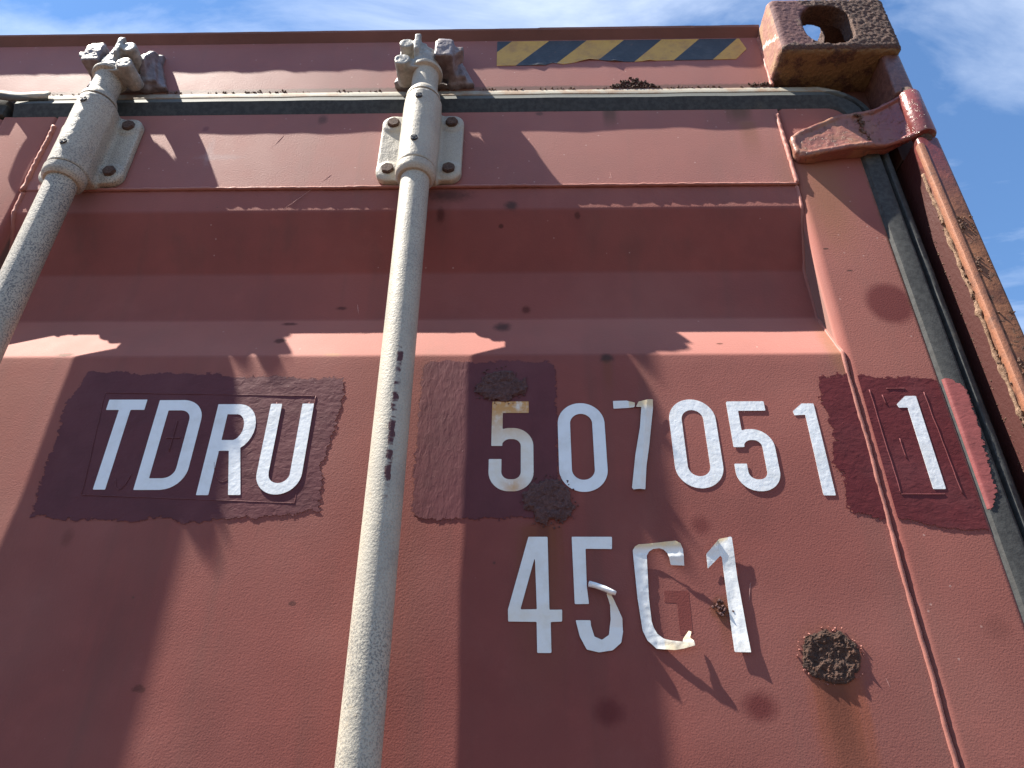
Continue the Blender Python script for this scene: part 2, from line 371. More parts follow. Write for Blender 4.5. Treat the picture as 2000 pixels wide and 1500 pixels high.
def simple_mat(name, c, rough=.6, bump=.0004, sc=300):
    s = SH(name); s.set(Base_Color=s.mix(s.noise(40, 4, .6), c, tuple(v*.7 for v in c)), Roughness=rough); s.bump(s.noise(sc, 4), 1.0, bump); return s.m
M_screw = simple_mat("black_screw", (0.025, .025, .026), .5)
M_dust = simple_mat("trapped_dust", (0.36, .30, .20), .95, .002, 900)
def ground_mat():
    s = SH("yard_gravel")
    n = s.noise(40, 6, .7); b = s.noise(1.2, 4, .6)
    col = s.mix(s.ramp(n, .35, .65), (0.062, .034, .022), (0.100, .058, .038))
    col = s.mix(s.ramp(b, .4, .65), col, (0.075, .040, .025))
    s.set(Base_Color=col, Roughness=.9); s.bump(n, 1.0, .02)
    return s.m

# ------------------------------------------------------------------ object helpers
REG = {}
def mk(name, verts, faces, mat, parent=None, origin=(0, 0, 0), smooth=True, cols=None):
    o0 = Vector(origin)
    me = bpy.data.meshes.new(name)
    me.from_pydata([(v[0]-o0.x, v[1]-o0.y, v[2]-o0.z) for v in verts], [], faces); me.update()
    if smooth: me.shade_smooth()
    if cols is not None:
        ca = me.color_attributes.new('stain', 'FLOAT_COLOR', 'POINT')
        for i, c in enumerate(cols): ca.data[i].color = (c[0], c[1], 0, 1)
    return link(name, me, mat, parent, o0)
def link(name, me, mat, parent, o0):
    if mat is not None:
        me.materials.clear(); me.materials.append(mat)
    ob = bpy.data.objects.new(name, me); COL.objects.link(ob)
    w = Vector((o0[0], o0[1], o0[2] + ZC))
    if parent is not None: ob.parent = parent
    ob.location = w - (REG[parent.name] if parent is not None else Vector((0, 0, 0)))
    REG[ob.name] = w
    return ob
def bm_out(name, bm, mat, parent, origin=(0, 0, 0), smooth=False, angle=35):
    o0 = Vector(origin)
    bmesh.ops.recalc_face_normals(bm, faces=bm.faces)
    bmesh.ops.translate(bm, verts=bm.verts, vec=-o0)
    me = bpy.data.meshes.new(name); bm.to_mesh(me); bm.free()
    if smooth: me.shade_smooth()
    elif angle:
        me.shade_smooth(); me.set_sharp_from_angle(angle=RAD(angle))
    return link(name, me, mat, parent, o0)
def bm_box(bm, x0, x1, y0, y1, z0, z1, bev=0.0, seg=2):
    g = bmesh.ops.create_cube(bm, size=1.0)
    for v in g['verts']:
        v.co = Vector((x0 + (v.co.x+.5)*(x1-x0), y0 + (v.co.y+.5)*(y1-y0), z0 + (v.co.z+.5)*(z1-z0)))
    if bev > 0:
        es = list({e for v in g['verts'] for e in v.link_edges})
        bmesh.ops.bevel(bm, geom=es, offset=bev, segments=seg, profile=.5, affect='EDGES')
def bm_cyl(bm, c, axis, r0, r1, length, seg=32, bev=0.0):
    ax = Vector(axis).normalized(); q = ax.to_track_quat('Z', 'Y').to_matrix().to_4x4()
    q.translation = Vector(c) + ax*length/2
    g = bmesh.ops.create_cone(bm, cap_ends=True, segments=seg, radius1=r0, radius2=r1, depth=length, matrix=q)
    return g
def bm_prism(bm, pts, y0, y1):
    a = [bm.verts.new((p[0], y0, p[1])) for p in pts]; b = [bm.verts.new((p[0], y1, p[1])) for p in pts]
    bm.faces.new(a); bm.faces.new(list(reversed(b)))
    n = len(pts)
    for i in range(n): bm.faces.new((a[i], b[i], b[(i+1) % n], a[(i+1) % n]))
def bm_prism_x(bm, pts, x0, x1):           # outline given in (y, z)
    a = [bm.verts.new((x0, p[0], p[1])) for p in pts]; b = [bm.verts.new((x1, p[0], p[1])) for p in pts]
    bm.faces.new(a); bm.faces.new(list(reversed(b)))
    n = len(pts)
    for i in range(n): bm.faces.new((a[i], b[i], b[(i+1) % n], a[(i+1) % n]))
def bm_tube(bm, path, r, seg=10, wob=0.0, seed=0.0, flat=1.0):
    rings = []
    n = len(path)
    for i, p in enumerate(path):
        p = Vector(p); t = (Vector(path[min(i+1, n-1)]) - Vector(path[max(i-1, 0)])).normalized()
        a = t.cross(Vector((0, 1, 0)))
        if a.length < .2: a = t.cross(Vector((0, 0, 1)))
        a.normalize(); b = t.cross(a)
        rr = r(i/(n-1)) if callable(r) else r
        ring = []
        for k in range(seg):
            an = 2*math.pi*k/seg
            d = a*math.cos(an) + b*math.sin(an)*flat
            w = 1 + wob*(mn.noise((p + d*r0v(rr))*160 + Vector((seed, seed, seed))))
            ring.append(bm.verts.new(p + d*rr*w))
        rings.append(ring)
    for i in range(n-1):
        for k in range(seg):
            bm.faces.new((rings[i][k], rings[i][(k+1) % seg], rings[i+1][(k+1) % seg], rings[i+1][k]))
    bm.faces.new(rings[0]); bm.faces.new(list(reversed(rings[-1])))
def r0v(r): return r
def lathe(prof, cx, cy, seg=48):
    vs_, fs = [], []
    for (r, z) in prof:
        for k in range(seg):
            a = 2*math.pi*k/seg; vs_.append((cx + r*math.cos(a), cy + r*math.sin(a), z))
    for i in range(len(prof)-1):
        for k in range(seg):
            fs.append((i*seg+k, i*seg+(k+1) % seg, (i+1)*seg+(k+1) % seg, (i+1)*seg+k))
    fs.append(tuple(range(seg-1, -1, -1))); fs.append(tuple((len(prof)-1)*seg+k for k in range(seg)))
    return vs_, fs
# --- castings and forgings: lumps blended as a distance field, skinned by surface nets
class Lumps:
    def __init__(s, blend=.004): s.f = []; s.cutters = []; s.k = blend
    def add(s, f): s.f.append(f); return s
    def cut(s, f): s.cutters.append(f); return s
    def __call__(s, x, y, z):
        d = s.f[0](x, y, z)
        for f in s.f[1:]:
            e = f(x, y, z); h = np.maximum(s.k - np.abs(d-e), 0)/s.k
            d = np.minimum(d, e) - h*h*s.k*.25
        for f in s.cutters: d = np.maximum(d, -f(x, y, z))
        return d
def l_box(x0, x1, y0, y1, z0, z1, r=.002):
    c = ((x0+x1)/2, (y0+y1)/2, (z0+z1)/2); h = (abs(x1-x0)/2-r, abs(y1-y0)/2-r, abs(z1-z0)/2-r)
    def f(x, y, z):
        q = [np.abs(v-cc)-hh for v, cc, hh in zip((x, y, z), c, h)]
        return np.sqrt(sum(np.maximum(v, 0)**2 for v in q)) + np.minimum(np.maximum.reduce(q), 0) - r
    return f
def l_cyl(a, b, r, rd=.0015):
    a = np.array(a, float); b = np.array(b, float); L = np.linalg.norm(b-a); n = (b-a)/L
    def f(x, y, z):
        px, py, pz = x-a[0], y-a[1], z-a[2]; t = px*n[0]+py*n[1]+pz*n[2]
        rr = np.sqrt(np.maximum(px*px+py*py+pz*pz-t*t, 0))
        u = rr-r+rd; v = np.abs(t-L/2)-L/2+rd
        return np.hypot(np.maximum(u, 0), np.maximum(v, 0)) + np.minimum(np.maximum(u, v), 0) - rd
    return f
def l_ext(poly, axis, lo, hi, rd=.0015):
    g = sd_poly(poly)
    def f(x, y, z):
        p, q, w = ((y, z, x), (x, z, y), (x, y, z))[axis]
        u = g(p, q)+rd; v = np.abs(w-(lo+hi)/2)-(hi-lo)/2+rd
        return np.hypot(np.maximum(u, 0), np.maximum(v, 0)) + np.minimum(np.maximum(u, v), 0) - rd
    return f
def l_path(pts, r):
    P = [np.array(p, float) for p in pts]
    def f(x, y, z):
        d = 1e9
        for a, b in zip(P, P[1:]):
            e = b-a; t = np.clip(((x-a[0])*e[0]+(y-a[1])*e[1]+(z-a[2])*e[2])/(e@e), 0, 1)
            d = np.minimum(d, np.sqrt((x-a[0]-t*e[0])**2+(y-a[1]-t*e[1])**2+(z-a[2]-t*e[2])**2)-r)
        return d
    return f
def forge(name, sdf, box, cell, mat, parent, origin, rough=0.0, scale=90, seed=0, amp=None, octv=4):
    lo = np.array([box[0], box[2], box[4]]); hi = np.array([box[1], box[3], box[5]])
    n = ((hi-lo)/cell).astype(int)+2
    X, Y, Z = np.meshgrid(*[lo[i]+np.arange(n[i])*cell for i in range(3)], indexing='ij')
    D = sdf(X, Y, Z); S = D < 0
    cid = np.full(tuple(n-1), -1, int)
    cnt = np.zeros(tuple(n-1)); acc = np.zeros(tuple(n-1)+(3,))
    corners = [(i, j, k) for i in (0, 1) for j in (0, 1) for k in (0, 1)]
    def sl(A, c): return A[c[0]:A.shape[0]-1+c[0], c[1]:A.shape[1]-1+c[1], c[2]:A.shape[2]-1+c[2]]
    for a in corners:
        for ax in range(3):
            if a[ax] == 1: continue
            b = list(a); b[ax] = 1; b = tuple(b)
            da, db = sl(D, a), sl(D, b); m = (da < 0) != (db < 0)
            t = np.where(m, da/np.where(m, da-db, 1), 0)
            for i in range(3): acc[..., i] += np.where(m, a[i] + (t if i == ax else 0), 0)
            cnt += m
    act = cnt > 0
    cid[act] = np.arange(act.sum())
    I = np.stack(np.nonzero(act), -1)
    V = lo + (I + acc[act]/cnt[act][:, None])*cell
    F = []
    for ax in range(3):
        u, v = (ax+1) % 3, (ax+2) % 3
        A = np.take(S, range(0, S.shape[ax]-1), ax); B = np.take(S, range(1, S.shape[ax]), ax)
        idx = np.stack(np.nonzero(A != B), -1)
        ok = (idx[:, u] > 0) & (idx[:, v] > 0) & (idx[:, u] < n[u]-1) & (idx[:, v] < n[v]-1)
        idx = idx[ok]; flip = ~A[tuple(idx.T)]
        q = []
        for du, dv in ((-1, -1), (0, -1), (0, 0), (-1, 0)):
            c = idx.copy(); c[:, u] += du; c[:, v] += dv; q.append(cid[tuple(c.T)])
        q = np.stack(q, -1); q[flip] = q[flip][:, ::-1]
        F.append(q)
    F = np.concatenate(F)
    me = bpy.data.meshes.new(name); me.from_pydata(V.tolist(), [], F.tolist()); me.update()
    o0 = Vector(origin)
    nrm = [v.normal.copy() for v in me.vertices]
    for v, nv_ in zip(me.vertices, nrm):
        p = v.co.copy()
        if rough:
            p = p + nv_*rough*(amp(p) if amp else 1.0)*mn.fractal(p*scale + Vector((seed, 0, 0)), .9, 2.0, octv)
        v.co = p - o0
    me.shade_smooth()
    return link(name, me, mat, parent, o0)

# --- sheets cut along a signed-distance outline (vinyl, paint films)
def sd_poly(poly):
    P = np.array(poly, float); Q = np.roll(P, -1, axis=0)
    def f(x, z):
        p = np.stack([x, z], -1); d = np.full(x.shape, 1e9); ins = np.zeros(x.shape, bool)
        for a, b in zip(P, Q):
            e = b-a; w = p-a; t = np.clip((w@e)/max(e@e, 1e-12), 0, 1)
            q = w - t[..., None]*e; d = np.minimum(d, (q**2).sum(-1))
            c = ((a[1] > z) != (b[1] > z))
            with np.errstate(divide='ignore', invalid='ignore'):
                xi = (b[0]-a[0])*(z-a[1])/(b[1]-a[1]) + a[0]
            ins ^= c & (x < xi)
        d = np.sqrt(d); return np.where(ins, -d, d)
    return f
def sd_box(x0, x1, z0, z1, r=0.0):
    cx, cz, hx, hz = (x0+x1)/2, (z0+z1)/2, (x1-x0)/2, (z1-z0)/2
    def f(x, z):
        qx = np.abs(x-cx)-hx+r; qz = np.abs(z-cz)-hz+r
        return np.hypot(np.maximum(qx, 0), np.maximum(qz, 0)) + np.minimum(np.maximum(qx, qz), 0) - r
    return f
def sd_ring(x0, x1, z0, z1, w, r=None):
    r = (x1-x0)/2 if r is None else r
    o = sd_box(x0, x1, z0, z1, r)
    return lambda x, z: np.abs(o(x, z) + w/2) - w/2
def U(*fs): return lambda x, z: np.minimum.reduce([f(x, z) for f in fs])
def SUB(a, b): return lambda x, z: np.maximum(a(x, z), -b(x, z))
def AND(a, b): return lambda x, z: np.maximum(a(x, z), b(x, z))
def vnoise(x, z, s, seed=0.0, octv=3):
    out = np.empty(x.shape)
    for idx in np.ndindex(x.shape):
        out[idx] = mn.fractal(Vector((x[idx]*s + seed, z[idx]*s - seed, seed)), 1.0, 2.0, octv)
    return out
def sheet(name, sdf, box, cell, place, thick, mat, parent, stain=None, smooth=True):
    x0, x1, z0, z1 = box
    nx = int((x1-x0)/cell)+2; nz = int((z1-z0)/cell)+2
    X, Z = np.meshgrid(x0 + np.arange(nx)*cell, z0 + np.arange(nz)*cell, indexing='ij')
    D = sdf(X, Z); D = np.where(np.abs(D) < 1e-7, 1e-7, D)
    V, key, faces, DV = [], {}, [], []
    def pt(i, j):
        k = ('p', i, j)
        if k not in key: key[k] = len(V); V.append((X[i, j], Z[i, j])); DV.append(-D[i, j])
        return key[k]
    def cut(i, j, a, b):
        k = ('e',) + (min((i, j), (a, b)), max((i, j), (a, b)))
        if k not in key:
            t = D[i, j]/(D[i, j]-D[a, b]); key[k] = len(V)
            V.append((X[i, j]+t*(X[a, b]-X[i, j]), Z[i, j]+t*(Z[a, b]-Z[i, j]))); DV.append(0.0)
        return key[k]
    S = D < 0
    any4 = S[:-1, :-1] | S[1:, :-1] | S[1:, 1:] | S[:-1, 1:]
    for i, j in zip(*np.nonzero(any4)):
        c = ((i, j), (i+1, j), (i+1, j+1), (i, j+1)); poly = []
        for k in range(4):
            a, b = c[k], c[(k+1) % 4]
            if S[a]: poly.append(pt(*a))
            if S[a] != S[b]: poly.append(cut(a[0], a[1], b[0], b[1]))
        if len(poly) > 2: faces.append(poly)
    ec = {}
    for f in faces:
        for a, b in zip(f, f[1:]+f[:1]): ec[(a, b)] = 1
    n = len(V)
    P3 = [place(x, z) for x, z in V]
    cols = [(min(1.0, d/EDGE), 0) for d in DV] if stain == 'edge' else [stain(x, z) for x, z in V] if stain else [(0, 0)]*n
    full = list(P3); back = {}; fc = list(faces)
    def bk(a):
        if a not in back:
            back[a] = len(full); p = P3[a]; full.append((p[0], p[1]+thick, p[2])); cols.append(cols[a])
        return back[a]
    for (a, b) in list(ec):
        if (b, a) not in ec: fc.append([b, a, bk(a), bk(b)])
    cx, cz = np.mean([p[0] for p in P3]), np.mean([p[2] for p in P3])
    ob = mk(name, full, fc, mat, parent, (cx, min(p[1] for p in P3), cz), smooth, cols)
    ob.data.set_sharp_from_angle(angle=RAD(50))
    return ob

def kind(o, k): o['kind'] = k; return o

# ------------------------------------------------------------------ ground
gm = ground_mat()
gs = 400
g = mk("ground", [(-gs, -gs, -ZC), (gs, -gs, -ZC), (gs, gs, -ZC), (-gs, gs, -ZC)], [(0, 1, 2, 3)], gm, None, (0, 0, -ZC)); kind(g, 'structure')

# ------------------------------------------------------------------ the container
XR, XL = 0.504, -1.934; ZT, ZB = 0.991, -1.885; YF, YB = -0.051, 12.14
root = bpy.data.objects.new("shipping_container", None); COL.objects.link(root)
root.location = ((XR+XL)/2, 0, ZB+ZC); REG[root.name] = Vector(root.location)
root['label'] = "weathered red-brown steel shipping container with white code letters and grey locking bars on its door"
root['category'] = "shipping container"

def fillet(pts, R, seg=6):
    out = [pts[0]]
    for a, b, c in zip(pts, pts[1:], pts[2:]):
        a, b, c = Vector(a), Vector(b), Vector(c); u = (a-b).normalized(); v = (c-b).normalized()
        ang = u.angle(v)
        if ang > math.pi-1e-3: out.append(tuple(b)); continue
        t = R/math.tan(ang/2); ctr = b + (u+v).normalized()*(R/math.sin(ang/2))
        p0 = b+u*t-ctr; p1 = b+v*t-ctr; full = p0.angle(p1)
        for k in range(seg+1):
            w = k/seg; s = math.sin(full)
            q = ctr + (p0*math.sin((1-w)*full) + p1*math.sin(w*full))/s
            out.append(tuple(q))
    out.append(pts[-1]); return out
YS = 0.0015
def door_profile():
    pts = [(YS, .735)]; z = .639
    while z > -1.55:
        pts += [(YS, z), (.036, z-.072), (.036, z-.142), (YS, z-.214)]; z -= .699 if z > .5 else .62
    pts += [(YS, -1.74)]
    return fillet(pts, .013)
prof = door_profile()
def dense(pr, step=.012):
    out = [pr[0]]
    for a, b in zip(pr, pr[1:]):
        n = max(1, int(math.hypot(b[0]-a[0], b[1]-a[1])/step))
        for k in range(1, n+1): out.append((a[0]+(b[0]-a[0])*k/n, a[1]+(b[1]-a[1])*k/n))
    return out
dprof = dense(prof)
def door_sheet(name, x0, x1, nx, mat):
    xs = np.linspace(x0, x1, nx); V = []; Fc = []
    for (y, z) in dprof:
        for x in xs:
            e = min(1, min(x-x0, x1-x)/.05)
            V.append((x, y + .0007*e*mn.fractal(Vector((x*4.5, z*6, 3.3)), 1, 2, 3), z))
    for i in range(len(dprof)-1):
        for k in range(nx-1): Fc.append((i*nx+k, (i+1)*nx+k, (i+1)*nx+k+1, i*nx+k+1))
    return mk(name, V, Fc, mat, root, ((x0+x1)/2, 0, -1.74))
door = door_sheet("door", -.639, .3395, 84, M_door)
door['label'] = "right-hand red-brown corrugated door leaf carrying the white code"
def sheet_y(x, z):
    e = max(0, min(1, min(x+.639, .3395-x)/.05))
    return YS + .0007*e*mn.fractal(Vector((x*4.5, z*6, 3.3)), 1, 2, 3)

# stiles and top rail
bm = bmesh.new()
sp = [(.339, .060), (.339, .0095)] + [(.3485-.0095*math.cos(a), .0095-.0095*math.sin(a)) for a in np.linspace(.15, math.pi/2, 8)] + [(.4255, 0.0)] + [(.4275+.0024*math.sin(a), .0024-.0024*math.cos(a)) for a in np.linspace(.1, math.pi/2, 4)] + [(.4299, .06)]
def extrude_z(bm, pts, z0, z1, n=1):
    rows = [[bm.verts.new((p[0], p[1], z0+(z1-z0)*k/n)) for p in pts] for k in range(n+1)]
    for a, b in zip(rows, rows[1:]):
        for i in range(len(pts)-1): bm.faces.new((a[i], a[i+1], b[i+1], b[i]))
    bm.faces.new(rows[-1]); bm.faces.new(list(reversed(rows[0])))
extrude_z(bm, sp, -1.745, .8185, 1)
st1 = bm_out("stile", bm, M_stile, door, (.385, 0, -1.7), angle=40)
bm = bmesh.new()
extrude_z(bm, [(-(p[0]-.339)*.86-.639, p[1]) for p in sp], -1.745, .8185, 1)
bm_out("stile", bm, M_stile, door, (-.68, 0, -1.7), angle=40)
bm = bmesh.new()
bm_prism_x(bm, [(.05, .8185), (0, .8185), (0, .6785), (.0008, .6772), (.05, .6772)], -.6405, .3405)
bm_out("top_rail", bm, M_rail, door, (-.15, 0, .677), angle=20)

# weld beads
def bead(name, path, r, mat, wob=.25, seed=0.0, parent=None, flat=1.0):
    bm = bmesh.new()
    bm_tube(bm, path, r, 9, wob, seed, flat)
    return bm_out(name, bm, mat, parent or door, path[len(path)//2], smooth=True)
def jit(p, a, s, seed):
    v = mn.noise_vector(Vector(p)*s + Vector((seed, seed*2, 0))); return (p[0]+v.x*a, p[1]+v.y*a*.5, p[2]+v.z*a*.3)
path = [jit((.3385, y+.0008, z), .0009, 30, 1) for (y, z) in dense(prof, .004) if z < .676]
bead("weld_bead", path, .0023, M_bead, .3, 1)
path = [jit((.3375+.002*(.80-z)/.12, -.0006, z), .0009, 40, 4) for z in np.arange(.806, .674, -.003)]
bead("weld_bead", path, .0026, M_bead, .4, 2)
path = [jit((-.6385, y+.0006, z), .0011, 30, 7) for (y, z) in dense(prof, .004) if z < .676]
bead("weld_bead", path, .0028, M_bead, .4, 3)
path = [jit((-.6395, -.0006, z), .0009, 40, 9) for z in np.arange(.798, .674, -.003)]
bead("weld_bead", path, .003, M_bead, .45, 4)
path = [jit((x, -.0004, .6768), .0010, 16, 11) for x in np.arange(-.60, .340, .003)]
bead("weld_bead", path, .0021, M_bead, .35, 5)

# gasket swept round the top and right of the door
gp = [(-.004, .006), (-.0012, .0005), (0, -.0003), (.0015, -.0038), (.004, -.0046), (.0175, -.0068), (.0195, -.0066), (.0203, -.0060), (.0215, .0020), (.0245, .0020), (.0258, -.0050), (.0270, -.0058),
      (.0310, -.0055), (.0330, -.0042), (.0375, .0040), (.0455, .0120), (.0515, .0250)]
gt = [(-.004, .006), (-.0012, .0005), (0, -.0003), (.002, -.0010), (.010, -.0036), (.0182, -.0068), (.0192, -.0071), (.0200, -.0066), (.0285, -.0046), (.0296, -.0030), (.0304, -.0030), (.0312, -.0042),
      (.0325, -.0042), (.0400, -.0020), (.0440, -.0006), (.0455, .0012), (.0515, .020)]
def gasket():
    pth = []
    for x in np.linspace(-.705, .405, 150): pth.append((x, .8185, 0, 1))
    for a in np.linspace(0, math.pi/2, 9)[1:-1]: pth.append((.405+.025*math.sin(a), .7935+.025*math.cos(a), math.sin(a), math.cos(a)))
    for z in np.linspace(.7935, -1.745, 330): pth.append((.430, z, 1, 0))
    V, Fc = [], []; m = len(gp)
    for i, (x, z, nx, nz) in enumerate(pth):
        for (n, y), (n2, y2) in zip(gp, gt):
            n, y = n2+(n-n2)*nx, y2+(y-y2)*nx
            w = .0010*mn.fractal(Vector((x*14, z*14, n*40)), 1, 2, 2)
            V.append((x+nx*n, y + w*(.7 if .002 < n < .04 else .1), z+nz*n))
    for i in range(len(pth)-1):
        for k in range(m-1): Fc.append((i*m+k, i*m+k+1, (i+1)*m+k+1, (i+1)*m+k))
    o = mk("door_gasket", V, Fc, M_rubber, door, (-.1, 0, .82)); o.data.set_sharp_from_angle(angle=RAD(38)); return o
gk = gasket(); gk['label'] = "black rubber gasket around the door, bleached pale along its top"
# loose curled end of the seal at the centre of the doors
V, Fc = [], []
for i in range(15):
    t = i/14
    for k, (n, y) in enumerate(((0, -.0045), (.010, -.007), (.020, -.005))):
        V.append((-.748+.085*t, y-.012*(1-t)**2, .846+n*.75-.010*(1-t)**2+.0015*math.sin(t*9)))
for i in range(14):
    for k in range(2): Fc.append((i*3+k, i*3+k+1, i*3+k+4, i*3+k+3))
ob = mk("seal_flap", V, Fc, M_rubber, door, (-.7, 0, .85)); sd = ob.modifiers.new("t", 'SOLIDIFY'); sd.thickness = .0025

# header with its overhanging top lip
bm = bmesh.new()
bm_prism_x(bm, [(.0, .862), (.0, .9765), (.07, .9765), (.07, .862)], XL+.162, .3425)
head = bm_out("header", bm, M_head, root, (-.7, 0, .862), angle=20)
V, Fc = [], []
xs = np.arange(-1.772, .3430, .0045)
for x in xs:
    w = .0010*mn.fractal(Vector((x*26, 0, 5)), 1, 2, 4); s_ = .0012 if x > .02 else 0
    if -.01 < x-.255 < .03: w -= .0012
    for (y, z) in ((.001, .9764), (-.0092+w*.4, .9885+w*.3), (-.0098+w*.4, .9915+w+s_), (-.002, .9925+w*.6), (.12, .9925)):
        V.append((x, y, z))
for i in range(len(xs)-1):
    for k in range(4): Fc.append((i*5+k, i*5+k+1, i*5+k+6, i*5+k+5))
M_lip = paint_mat("lip_rust", [], a=(0.115, .05, .04), b=(0.075, .036, .028), specks=False, rough=.8, peel=1.6)
ob = mk("top_lip", V, Fc, M_lip, head, (-.7, 0, .985)); ob.data.set_sharp_from_angle(angle=RAD(25))

# rust crumbs caught along the joint of header and gasket
def crumbs(name, spots, mat, parent, origin):
    bm = bmesh.new()
    for (x, y, z, r) in spots:
        mt = Matrix.Translation((x, y, z)) @ Matrix.Rotation(random.random()*6, 4, Vector((random.random(), random.random(), random.random()+.1)).normalized()) @ Matrix.Diagonal((1, random.uniform(.4, .9), random.uniform(.5, 1), 1))
        g = bmesh.ops.create_icosphere(bm, subdivisions=1, radius=r, matrix=mt)
        for v in g['verts']: v.co += Vector((random.uniform(-1, 1), random.uniform(-1, 1), random.uniform(-1, 1)))*r*.3
    return bm_out(name, bm, mat, parent, origin, angle=0)
random.seed(4)
sp_ = []
for i in range(420):
    x = random.uniform(-.70, .345)
    if mn.noise(Vector((x*30, 2, 0))) + random.uniform(-.3, .3) > .05:
        sp_.append((x, -.0006, .8640+abs(random.gauss(0, .0016)), random.uniform(.0006, .0018)))
ob = crumbs("rust_crumbs", sp_, M_dirt, head, (0, 0, .864)); kind(ob, 'stuff')

# hazard tape
tp = [(-.0398, .9175), (-.0398, .974), (.3135, .974), (.3205, .9495), (.302, .9262), (.180, .9248), (.156, .9230), (.125, .9238), (.110, .9275), (.092, .9282), (.066, .9215), (.056, .9195), (.040, .9230), (.030, .9178)]
tsd = sd_poly(tp)
def tape_place(x, z):
    e = max(0, 1-(z-.917)/.016)
    c = max(0, 1-abs(x-.094)/.020)*e*.0050 + max(0, 1-abs(x-.128)/.014)*e*.0032 + max(0, 1-abs(x-.178)/.010)*e*.0022 + max(0, 1-abs(x-.02)/.012)*e*.0010
    return (x, -.0007-c, z + c*.5)
def tape_stain(x, z):
    e = max(0, 1-abs(x-.096)/.010)*max(0, 1-(z-.926)/.0035); f = max(0, 1-abs(x-.05)/.03)*max(0, 1-abs(z-.9225)/.0012)*(random.random() > .5)
    return (0, min(1, 1.6*e + .8*f))
tape = sheet("hazard_tape", tsd, (-.045, .325, .912, .979), .0016, tape_place, .0006, M_tape, head, tape_stain)
tape['label'] = "yellow and black striped hazard tape with a torn lower edge"

# ------------------------------------------------------------------ rust blisters
def rust_patch(name, cx, cz, rx, rz, y0, mat, seed, h, notch=None, hollow=0.0, cell=.0011, ragged=.3):
    nx = int(2.9*rx/cell); nz = int(2.9*rz/cell)
    idx = {}; V = []; Fc = []
    for i in range(nx):
        for j in range(nz):
            x = -1.45*rx + i*cell; z = -1.45*rz + j*cell
            a = Vector((x/rx, z/rz, seed)); d = math.hypot(x/rx, z/rz)
            wob = ragged*mn.fractal(Vector((x*70, z*70, seed)), .8, 2, 5)
            m = 1-(d+wob)
            if notch: m = min(m, (math.hypot(x-notch[0], z-notch[1])-notch[2])/rx)
            if m < 0: continue
            f = min(1, m*5)
            hh = h*(f*(.55 + .45*mn.fractal(Vector((x*160, z*160, seed+4)), .9, 2, 4)) + .45*abs(mn.noise(Vector((x*420, z*420, seed)))))
            if hollow: hh -= h*hollow*min(1, max(0, m-.10)*4) - h*.55*max(0, 1-abs(m-.06)*14)
            idx[(i, j)] = len(V); V.append((cx+x, y0-.0008-max(-.0005, hh)*f, cz+z))
    for (i, j) in idx:
        q = [(i, j), (i+1, j), (i+1, j+1), (i, j+1)]
        if all(k in idx for k in q): Fc.append([idx[k] for k in q])
    return mk(name, V, Fc, mat, door, (cx, y0, cz), smooth=False)
rp1 = rust_patch("rust_patch", -.0245, .3855, .024, .0195, YS-.0008, M_blister, 1.7, .0028, ragged=.34)
rp1['label'] = "painted-over rust blister above the first digit 5"
rp2 = rust_patch("rust_patch", .0215, .2575, .0235, .0235, YS-.0008, M_blister, 5.1, .0028, ragged=.36)
rp2['label'] = "flaking rust blister between the two rows of code"
rp3 = rust_patch("rust_patch", .2583, .1172, .0262, .0222, YS, M_rust, 9.4, .0030, notch=(.006, .0235, .004), hollow=.5, ragged=.13)
rp3['label'] = "dark brown heart-shaped rust scab at the lower right of the door"
rim_pts = []
random.seed(9)
for k in range(46):
    a = random.random()*6.283; r = 1.0+random.gauss(.03, .05)
    rim_pts.append((.2583+.0262*r*math.cos(a), YS-.0006, .1172+.0222*r*math.sin(a), random.uniform(.0004, .0012)))
ob = crumbs("rust_flake", rim_pts, M_bead, door, (.258, YS, .117)); kind(ob, 'stuff')
rim_pts = []
for c in ((-.0245, .3855, .024, .0195), (.0215, .2575, .0235, .0235)):
    for k in range(60):
        a = random.random()*6.283; r = random.gauss(1.05, .13)
        rim_pts.append((c[0]+c[2]*r*math.cos(a), YS-.0009, c[1]+c[3]*r*math.sin(a), random.uniform(.0004, .0012)))
ob = crumbs("rust_flake", rim_pts, M_blister, door, (0, YS, .32)); kind(ob, 'stuff')
pts = [(.1715+random.gauss(0, .0032), YS-.0008, .1556+random.gauss(0, .0042), random.uniform(.0006, .0021)) for k in range(26)]
ob = crumbs("rust_flake", pts, M_blister, door, (.1715, YS, .1556)); kind(ob, 'stuff')
# flaking strip along the foot of the header
random.seed(12)
pts = []
for k in range(260):
    t = random.betavariate(1.8, 1.8); x = .118+.070*t; top = .0235*(1-abs(t-.47)/.55)
    if top > 0: pts.append((x, -.0008, .866+random.random()*top*(.7+.3*random.random()), random.uniform(.0008, .0024)))
for k in range(50): pts.append((random.uniform(.31, .338), -.0008, .867+abs(random.gauss(0, .003)), random.uniform(.0007, .002)))
ob = crumbs("rust_flake", pts, M_rust, head, (.15, 0, .87)); kind(ob, 'stuff')

